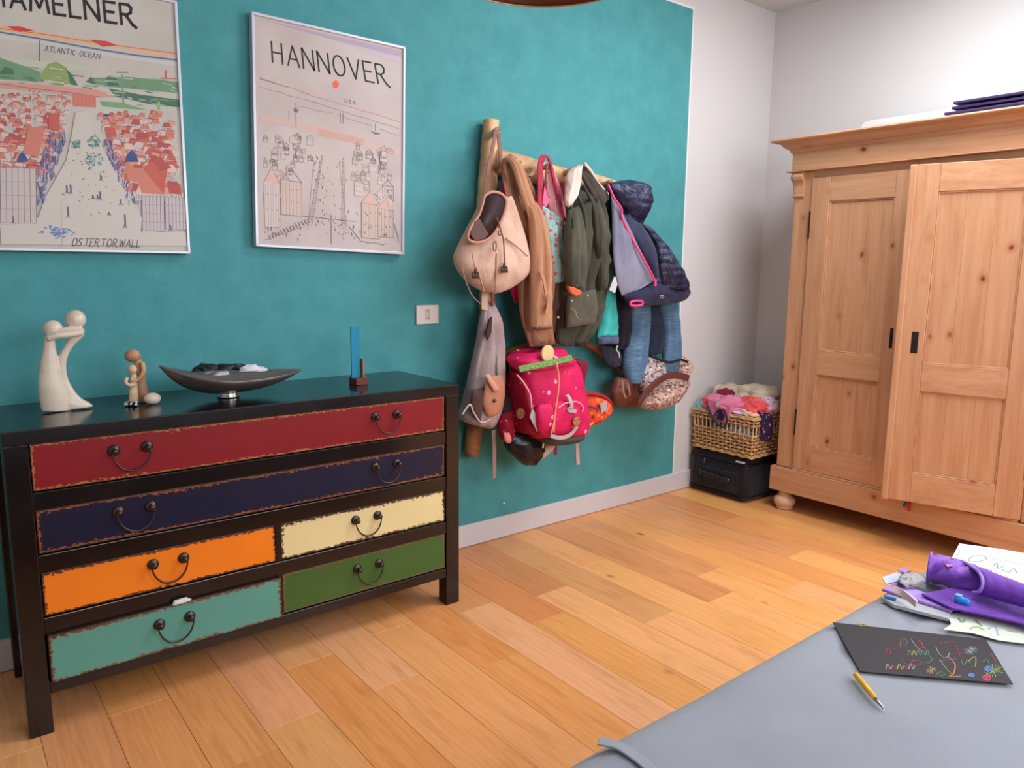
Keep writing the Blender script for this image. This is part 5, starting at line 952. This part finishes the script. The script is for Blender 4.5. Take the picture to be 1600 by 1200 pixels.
    MB().box(bx0+.004, bx1-.004, by0+.004, by1-.004, bz0+.001, bz0+.008).build('bottom', WK.m, T)
    # laundry
    def cl(name, label, c, r, seed, mat, amp=.25, fr=2.0, fold=.16, flat=.6): tag(lump(c, r, seed, amp, fr, 48, 28, fold, flat).build(name, mat, smooth=True), label, 'laundry', 'laundry in the wicker basket')
    CR = cloth('cream_blanket', (216, 198, 176), (190, 168, 144)); PKc = cloth('rose_jersey', (226, 128, 162), (206, 104, 140)); CO = cloth('coral_jersey', (236, 96, 94), (206, 70, 74)); TQc = cloth('aqua_cotton', (92, 190, 196), (62, 150, 160)); ST = dots('striped_cotton', (206, 210, 216), [((46, 66, 110), 1.2, .3), ((60, 160, 160), .8, .2)], 36); DKc = dots('dark_purple_print', (48, 34, 66), [((214, 120, 160), .9, .2), ((196, 196, 220), 1.4, .12)], 36); WN = cloth('wine_cloth', (128, 28, 44), (92, 20, 34)); LV = dots('lilac_print', (214, 186, 208), [((200, 90, 120), 1.2, .22)], 40); PCH = cloth('peach_cloth', (232, 186, 158))
    cl('striped_shirt', 'blue striped shirt seen through the basket weave', (3.735, -.24, .38), (.165, .17, .10), 1, ST, .1, 1.5, .05, 1)
    cl('cream_blanket', 'cream blanket heaped on top at the back of the basket', (3.80, -.28, .555), (.12, .14, .075), 2, CR)
    cl('beige_towel', 'beige towel slumped over the back left of the basket', (3.76, -.115, .535), (.13, .10, .085), 3, cloth('beige_towel_cloth', (196, 174, 154), (168, 144, 124), weave=150))
    cl('rose_top', 'rose pink top bunched on the front of the laundry heap', (3.61, -.205, .525), (.085, .145, .055), 4, PKc)
    cl('coral_shirt', 'coral red shirt on the right of the laundry heap', (3.64, -.36, .53), (.07, .085, .055), 5, CO)
    cl('coral_vest', 'coral vest peeping out on the left of the rose pink top', (3.60, -.10, .528), (.05, .05, .035), 6, CO)
    cl('wine_cloth', 'wine red cloth between the beige towel and the rose top', (3.665, -.155, .58), (.045, .05, .03), 7, WN)
    cl('aqua_shirt', 'aqua cotton shirt hanging over the left front rim of the basket', (3.575, -.075, .495), (.04, .035, .045), 8, TQc)
    cl('lilac_pyjamas', 'lilac printed pyjamas at the right rim of the basket', (3.60, -.30, .512), (.06, .07, .03), 9, LV); cl('lilac_shirt', 'lilac shirt rolled up beside the wardrobe in the basket', (3.72, -.40, .53), (.07, .06, .055), 10, LV)
    cl('peach_vest', 'peach vest lying over the front right corner of the basket rim', (3.585, -.385, .50), (.035, .05, .022), 11, PCH)
    # pieces hanging over the rim
    def hang(name, label, pts, w, mat, side=Vector((0, 1, 0)), th=.006):
        tag(MB().ribbon(smooth_path(pts, 8), w, th, side).build(name, mat, bevel=.002), label, 'laundry', 'laundry in the wicker basket')
    mb = MB(); xx = 3.522
    g = [P(a, b, x=xx) for a, b in ((1104, 622), (1122, 628), (1143, 634), (1141, 648), (1134, 664), (1126, 655), (1116, 652), (1108, 644))]; T2 = thing('bikini_top', 'pink and navy swim top hanging over the front of the basket', 'laundry', (xx, g[0].y, g[4].z), 'laundry in the wicker basket')
    MB().prism(g, (1, 0, 0), .012).build('cloth', PKc, T2, bevel=.004)
    for nm, pl, c in (('trim', [(1106, 634), (1112, 650), (1121, 662), (1130, 668), (1136, 658), (1132, 642), (1124, 640), (1116, 650)], (50, 32, 74)),): MB().tube(smooth_path([tuple(P(a, b, x=xx-.004)) for a, b in pl], 5), .005, 6).build(nm, plain('navy_trim', c, .6), T2, smooth=True)
    MB().prism([P(a, b, x=xx-.004) for a, b in ((1119, 644), (1127, 641), (1132, 650), (1128, 660), (1121, 656))], (1, 0, 0), .004).build('print_panel', DKc, T2, bevel=.001)
    MB().prism([P(a, b, x=xx-.006) for a, b in ((1118, 628), (1126, 629), (1125, 637), (1118, 636))], (1, 0, 0), .003).build('care_label', cloth('label_white', (208, 204, 210)), T2)
    hang('dark_leggings', 'dark purple printed leggings trailing down the right side of the basket', [(3.64, -.40, .53), (3.635, -.448, .505), (3.63, -.462, .45), (3.625, -.468, .40), (3.615, -.462, .365)], .10, DKc, Vector((1, 0, 0)), .012)
corner_things()

# ================================================================== BED AND THE THINGS ON IT
ZB = .54
def bed():
    x0, x1, y1, y0 = .02, 2.19, -1.957, -3.95
    T = thing('bed', 'low bed covered with a plain grey fitted sheet', 'bed', ((x0+x1)/2, (y0+y1)/2, 0))
    SH = NT('grey_jersey_sheet', .9, .2); p = SH.pos(); n = SH.noise(p, 3, 4); SH.base(SH.ramp(n, [(.3, C4((136, 140, 150))), (.7, C4((148, 152, 162)))])); wv = SH.noise(SH.pos((300, 40, 300)), 1, 2); SH.bump(wv, .25, .0015); SH.b.inputs['Sheen Weight'].default_value = .3
    nx, ny = 120, 110; r = .075; V = []; rn = random.Random(8)
    def coord(t, a, b):  # a..b with drape: extra parameter outside 0..1 goes down the side
        return a+(b-a)*t
    drop = .38; U = []
    def axis(n, L):
        """arc-length samples over side, rounded edge, top, rounded edge, side -> (position 0..L, drop)"""
        out = []; tot = 2*drop+2*(PI/2*r)+L-2*r
        for i in range(n+1):
            s = tot*i/n
            if s < drop: out.append((0, r+drop-s))
            elif s < drop+PI/2*r: a = (s-drop)/r; out.append((r-r*math.cos(a), r-r*math.sin(a)))
            elif s < tot-drop-PI/2*r: out.append((r+s-drop-PI/2*r, 0))
            elif s < tot-drop: a = (s-(tot-drop-PI/2*r))/r; out.append((L-r+r*math.sin(a), r-r*math.cos(a)))
            else: out.append((L, r+s-(tot-drop)))
        return out
    A = axis(nx, x1-x0); B = axis(ny, y1-y0)
    for (u, du) in A:
        for (v, dv) in B:
            x, y = x0+u, y0+v; d = min(max(du, dv), drop+r) if not (du > r and dv > r) else max(du, dv); z = ZB-d
            w = .0035*noise.noise(Vector((x*3, y*3, 0)))+.002*noise.noise(Vector((x*9, y*7, 2)))
            # wrinkles pulling to the far corner and along the far edge
            q = Vector((x-x1, y-y1, 0)); dist = q.length
            w += .006*math.exp(-dist*2.2)*math.sin(math.atan2(q.y, q.x)*16)
            if dv == 0 and x > .9: w -= .007*math.exp(-((y-(y1-.13-.02*math.sin(x*4)))/.022)**2)*min(1, (x-.9)*1.2)
            x += w*(du > r*.9)*1.5; y += w*(dv > r*.9)*2.5; z += w
            V.append(Vector((x, y, z)))
    m = ny+1; Fc = [(i*m+j, i*m+j+1, (i+1)*m+j+1, (i+1)*m+j) for i in range(nx) for j in range(ny)]
    MB().add(V, Fc).build('fitted_sheet', SH.m, T, smooth=True)
    box('bed_base', x0+.05, x1-.05, y0+.05, y1-.05, .1, .3, plain('dark_bed_base', (60, 52, 48), .7), T, bevel=.01)
    for x in (x0+.12, x1-.12):
        for y in (y0+.12, y1-.12): MB().lathe([(.03, 0), (.03, .1)], (x, y, 0), 16).build('leg', plain('dark_bed_base', (60, 52, 48), .7), T)
    box('mattress', x0+.04, x1-.04, y0+.04, y1-.04, .3, ZB-.03, cloth('mattress_ticking', (200, 200, 204)), T, bevel=.03)
    # folded hem lip along the far edge near the pillow end
    L = [P(918, 1160, z=ZB+.004), P(935, 1158, z=ZB+.006), P(962, 1164, z=ZB+.006), P(985, 1177, z=ZB+.005), P(1010, 1196, z=ZB+.004), P(1050, 1230, z=ZB+.003)]
    MB().ribbon(smooth_path([tuple(p) for p in L[1:]], 6), .022, .004, Vector((-.6, -.8, .05))).build('sheet_fold', SH.m, T, bevel=.0015)
bed()
def on_bed():
    z = ZB+.004
    def G(a, b, dz=0): return P(a, b, z=z+dz)
    def sheet(name, pts, mat, parent=None, th=.0012, dz=0, **k):
        poly = [G(a, b, dz) for a, b in pts]; return MB().prism(poly, (0, 0, 1), th).build(name, mat, parent, **k)
    # scratch art sheet
    BKP = plain('black_scratch_paper', (36, 33, 39), .55); c = G(1440, 1020)
    T = thing('scratch_art_sheet', 'black scratch-art sheet with rainbow doodles lying on the grey bed', 'drawing', (c.x, c.y, z))
    quad = [(1301, 973), (1540, 1000), (1583, 1070), (1344, 1050)]
    sheet('paper', quad, BKP, T, .0015)
    cols = {'red': (168, 62, 56), 'green': (76, 144, 76), 'yellow': (176, 164, 80), 'blue': (80, 118, 180), 'pink': (190, 58, 110), 'orange': (186, 112, 66), 'white': (166, 162, 158), 'teal': (66, 126, 118)}; mbs = {k: MB() for k in cols}
    def scr(pts, col, w=.0011, k=5):
        pts = [G(a, b, .002) for a, b in pts]; pts = smooth_path([tuple(p) for p in pts], k) if len(pts) > 2 else pts
        mbs[col].ribbon(pts, w, .0003, Vector((.7, -.7, 0)) if abs(pts[-1].x-pts[0].x) > abs(pts[-1].y-pts[0].y)*.2 else Vector((1, 0, 0)))
    def circ(a, b, rx, ry, col, w=.0011): scr([(a+rx*math.cos(t_*PI/6), b+ry*math.sin(t_*PI/6)) for t_ in range(13)], col, w, 2)
    circ(1388, 1018, 4, 4.5, 'red'); scr([(1395, 1015), (1402, 1013)], 'red')
    circ(1424, 1008, 18, 10, 'red'); circ(1412, 1003, 5, 6, 'teal'); scr([(1424, 999), (1430, 1008), (1440, 1018)], 'white'); scr([(1432, 998), (1440, 1006), (1446, 1015)], 'pink')
    for k_ in range(5): scr([(1418+7*k_, 1024), (1421+7*k_, 1016), (1424+7*k_, 1024)], ['green', 'yellow', 'green', 'teal', 'green'][k_])
    scr([(1448, 1022), (1456, 1030), (1450, 1036), (1440, 1034)], 'green'); scr([(1462, 1010), (1468, 1022), (1478, 1028), (1484, 1020)], 'white'); scr([(1470, 1006), (1480, 1003), (1492, 1004)], 'red'); scr([(1494, 1008), (1498, 1018), (1500, 1024)], 'red'); scr([(1490, 1022), (1506, 1020)], 'red')
    scr([(1468, 1030), (1478, 1044), (1490, 1056)], 'yellow'); scr([(1482, 1026), (1492, 1038), (1490, 1052), (1484, 1057), (1502, 1056)], 'orange', .0022); scr([(1466, 1034), (1482, 1031), (1496, 1030)], 'blue')
    scr([(1502, 1032), (1506, 1040), (1512, 1030), (1516, 1038)], 'green'); scr([(1512, 1034), (1524, 1026), (1524, 1042)], 'yellow')
    circ(1432, 1036, 8, 4, 'pink'); scr([(1408, 1030), (1416, 1038), (1424, 1040)], 'teal'); scr([(1412, 1032), (1428, 1031)], 'red')
    for k_ in range(5): scr([(1384+9*k_, 1046), (1387+9*k_, 1037+(k_ % 2)*3), (1391+9*k_, 1046), (1393+9*k_, 1040)], ['white', 'red', 'yellow', 'pink', 'white'][k_])
    for k_ in range(5): a = k_*.63; scr([(1455-8*math.cos(a), 1047-6*math.sin(a)), (1455+8*math.cos(a), 1047+6*math.sin(a))], ['yellow', 'green', 'white', 'orange', 'yellow'][k_])
    circ(1470, 1053, 6, 3, 'green'); 
    for cx, cy, r_, cc in ((1517, 1016, 11, ['blue', 'white', 'green', 'blue', 'yellow', 'white']), (1553, 1048, 16, ['green', 'yellow', 'green', 'blue', 'yellow', 'green'])):
        for k_ in range(9): a = k_*PI/9; scr([(cx-r_*math.cos(a), cy-r_*.6*math.sin(a)), (cx+r_*math.cos(a), cy+r_*.6*math.sin(a))], cc[k_ % 6])
    for k_ in range(4): circ(1545, 1045, 1.5+1.6*k_, 1+1.1*k_, 'blue', .002)
    for k_ in range(5): circ(1542, 1059, .8+1.3*k_, .7+1.0*k_, 'pink', .002)
    for k_ in range(3): circ(1518, 1055, 1+1.6*k_, .8+1.1*k_, 'blue', .002)
    scr([(1345, 978), (1351, 974)], 'yellow', .004); scr([(1338, 975), (1356, 977)], 'orange', .004); scr([(1361, 979), (1372, 980)], 'pink'); scr([(1548, 1020), (1556, 1034)], 'pink'); scr([(1536, 1034), (1542, 1030), (1546, 1038)], 'green')
    for k_, m in mbs.items():
        if m.v: o = m.build('scratched_doodle', plain('scratch_'+k_, cols[k_], .5), T); o['kind'] = 'stuff'; o['label'] = k_+' scratched lines'
    # scratch tool
    a, b, c2 = G(1336, 1053, .006), G(1368, 1092, .006), G(1380, 1106, .003); e = G(1380, 1111, .001)
    T = thing('scratch_tool', 'yellow-handled scratching tool with a metal tip lying on the bed', 'tool', (b.x, b.y, z))
    MB().tube([a, a+(b-a)*.03, a+(b-a)*.5, b], [.003, .0055, .0058, .005], 8).build('handle', plain('yellow_wood', (232, 178, 58), .4), T, smooth=True); MB().tube([b, b+(c2-b)*.4, c2, e], [.004, .0035, .002, .0008], 8).build('tip', plain('steel_tip', (176, 178, 184), .25, .9), T, smooth=True)
    # purple folder, books, papers, pouch
    PU = cloth('purple_felt', (116, 62, 176), (98, 48, 156), weave=300); PUL = cloth('lilac_felt', (176, 142, 222), (150, 112, 206)); PAPW = plain('white_paper', (226, 224, 236), .6)
    tag(sheet('thin_book', [(1376, 938), (1390, 932), (1486, 958), (1482, 972), (1395, 950)], plain('silver_book', (176, 180, 188), .35), None, .009, bevel=.002), 'thin silver-edged book at the bottom of the pile on the bed', 'book')
    o = sheet('notebook', [(1377, 924), (1400, 914), (1500, 948), (1486, 958)], PUL, None, .007, .0095, bevel=.002); tag(o, 'slim lilac notebook on top of the silver-edged book', 'notebook')
    MB().box(0, .001, 0, .001, 0, .001)
    q = [G(1388, 936, .016), G(1396, 938, .016)]; MB().tube([G(1382, 932, .012), G(1400, 937, .012)], .004, 6).build('spine_mark', plain('blue_mark', (60, 130, 200), .4), o)
    q0 = P(1500, 856, z=z+.02)
    tag(sheet('paper_sheet', [(1499, 850), (1560, 858), (1640, 872), (1680, 960), (1560, 935), (1478, 890)], PAPW, None, .0016, .004), 'white sheet with a green doodle at the far end of the bed', 'paper')
    d = sc_obj = bpy.data.objects[-1] if False else None
    sheetobj = [o_ for o_ in bpy.data.objects if o_.name.startswith('paper_sheet')][0]
    for pts, c in (([(1513, 874), (1520, 869), (1535, 868), (1542, 873), (1530, 877), (1516, 877), (1513, 874)], (110, 160, 120)), ([(1552, 884), (1558, 880), (1560, 888), (1568, 884)], (120, 130, 160)), ([(1566, 890), (1576, 894), (1584, 888), (1590, 896)], (120, 150, 150)), ([(1545, 872), (1570, 876), (1596, 882)], (180, 190, 216)), ([(1500, 858), (1495, 872)], (170, 170, 190))):
        MB().ribbon(smooth_path([tuple(G(a, b, .0065)) for a, b in pts], 5), .0018, .0004, Vector((.7, -.7, 0))).build('doodle', plain('ink_%d_%d_%d' % c, c, .5), sheetobj)
    # folder: lower leaf and rolled upper leaf
    T = thing('purple_folder', 'open purple felt folder curling upwards on the bed', 'folder', tuple(G(1540, 930)))
    sheet('lower_leaf', [(1440, 930), (1500, 918), (1640, 938), (1640, 990), (1590, 974), (1486, 952)], PU, T, .004, .02)
    rows = []
    for (ax, ay, ah), (bx_, by_, bh) in zip([(1462, 868, .05), (1488, 874, .06), (1510, 880, .07), (1530, 895, .078), (1536, 912, .068), (1530, 924, .05), (1520, 926, .035)], [(1600, 930, .05), (1615, 925, .06), (1628, 924, .07), (1640, 930, .078), (1650, 945, .068), (1650, 958, .05), (1650, 962, .035)]):
        A_, B_ = G(ax, ay, ah), G(bx_, by_, bh); rows.append([A_+(B_-A_)*(i/8) for i in range(9)])
    mb = MB(); rr = []
    N = 24; 
    for i in range(N+1): rr.append([Vector(cr([tuple(r_[j]) for r_ in rows], i/N)) for j in range(9)])
    mb.add([p for r_ in rr for p in r_], [(i*9+j, i*9+j+1, (i+1)*9+j+1, (i+1)*9+j) for i in range(N) for j in range(8)]); mb.build('upper_leaf', PU, T, smooth=True, solid=.004); MB().tube([r_[0] for r_ in rr], .004, 8).build('leaf_edge', PUL, T, smooth=True)
    # pouch (gathered purple fabric)
    mb = MB(); R = []
    for i in range(15):
        t_ = i/14; A_ = Vector(cr([tuple(G(1450, 888, .03)), tuple(G(1470, 892, .034)), tuple(G(1505, 902, .036)), tuple(G(1548, 912, .03))], t_)); rad = .026+.006*math.sin(PI*t_)+(.008 if i < 2 else 0)
        dirn = (G(1530, 904)-G(1450, 888)).normalized(); s_ = Vector((-dirn.y, dirn.x, 0))
        R.append([A_+s_*(rad*1.45*(1+.16*math.sin(5*a_+i*.9)))*math.cos(a_)+Vector((0, 0, 1))*max(-.028, rad*(1+.22*math.sin(7*a_+i*1.3))*math.sin(a_)) for a_ in [2*PI*j/26 for j in range(26)]])
    tag(mb.rings(R).build('fabric_pouch', cloth('violet_satin', (160, 104, 220), (128, 72, 194), rough=.45), smooth=True), 'gathered violet fabric pouch tucked inside the purple folder', 'pouch')
    g = lump(G(1424, 906, .024), (.042, .02, .009), 4, .3, 2.2, 30, 16, .3, .5).build('crumpled_cloth', cloth('grey_scrunchie', (170, 164, 168), (140, 134, 140)), smooth=True); tag(g, 'crumpled grey cloth on the lilac notebook', 'cloth')
    tag(MB().ribbon(smooth_path([tuple(G(a, b, .03)) for a, b in ((1394, 920), (1408, 926), (1420, 934), (1432, 944))], 5), .016, .005, Vector((.5, .6, .4))).build('pink_ribbon', plain('peach_ribbon', (232, 202, 200), .6), bevel=.001), 'pale peach ribbon lying across the lilac notebook', 'ribbon')
    tag(sheet('pale_blue_card', [(1378, 904), (1400, 896), (1420, 898), (1412, 908), (1384, 914)], plain('pale_blue_paper', (196, 206, 226), .6), None, .003, .012), 'pale blue card at the far edge of the bed', 'card')
    tag(sheet('lilac_card', [(1403, 892), (1412, 888), (1424, 893), (1414, 897)], plain('lilac_paper', (170, 140, 196), .6), None, .003, .018), 'small lilac card behind the pale blue card', 'card')
    tag(sheet('pink_note', [(1474, 878), (1486, 876), (1492, 884), (1480, 886)], plain('pink_paper', (240, 128, 160), .6), None, .0015, .062), 'small bright pink note on top of the violet pouch', 'note')
    a, b = G(1492, 936, .03), G(1516, 942, .03); mb = MB().tube([a, a+(b-a)*.2, a+(b-a)*.8, b], [.006, .009, .009, .006], 10); T = thing('sharpener', 'bright blue plastic sharpener lying on the purple folder', 'sharpener', (a.x, a.y, z+.024)); mb.build('body', plain('bright_blue_plastic', (40, 140, 226), .3), T, smooth=True); MB().box(a.x-.001, a.x+.012, a.y-.011, a.y+.001, z+.036, z+.041).build('label', plain('light_blue_plastic', (120, 190, 240), .3), T)
    o = sheet('torn_paper', [(1476, 950), (1486, 960), (1510, 956), (1640, 978), (1660, 1008), (1600, 1006), (1560, 1001), (1520, 990), (1474, 984), (1486, 976)], plain('pale_green_paper', (216, 220, 206), .6), None, .0014, .003); tag(o, 'torn pale green paper with faint doodles next to the purple folder', 'paper')
    for pts, c in (([(1498, 966), (1503, 972), (1508, 968)], (130, 150, 130)), ([(1524, 968), (1530, 974), (1534, 978)], (140, 150, 140)), ([(1516, 982), (1526, 979), (1538, 984)], (160, 196, 130)), ([(1545, 982), (1556, 978), (1560, 992)], (176, 190, 220)), ([(1572, 984), (1590, 988)], (190, 170, 196))):
        MB().ribbon(smooth_path([tuple(G(a, b, .0052)) for a, b in pts], 5), .004, .0004, Vector((.7, -.7, 0))).build('doodle', plain('ink_%d_%d_%d' % c, c, .5), o)
on_bed()
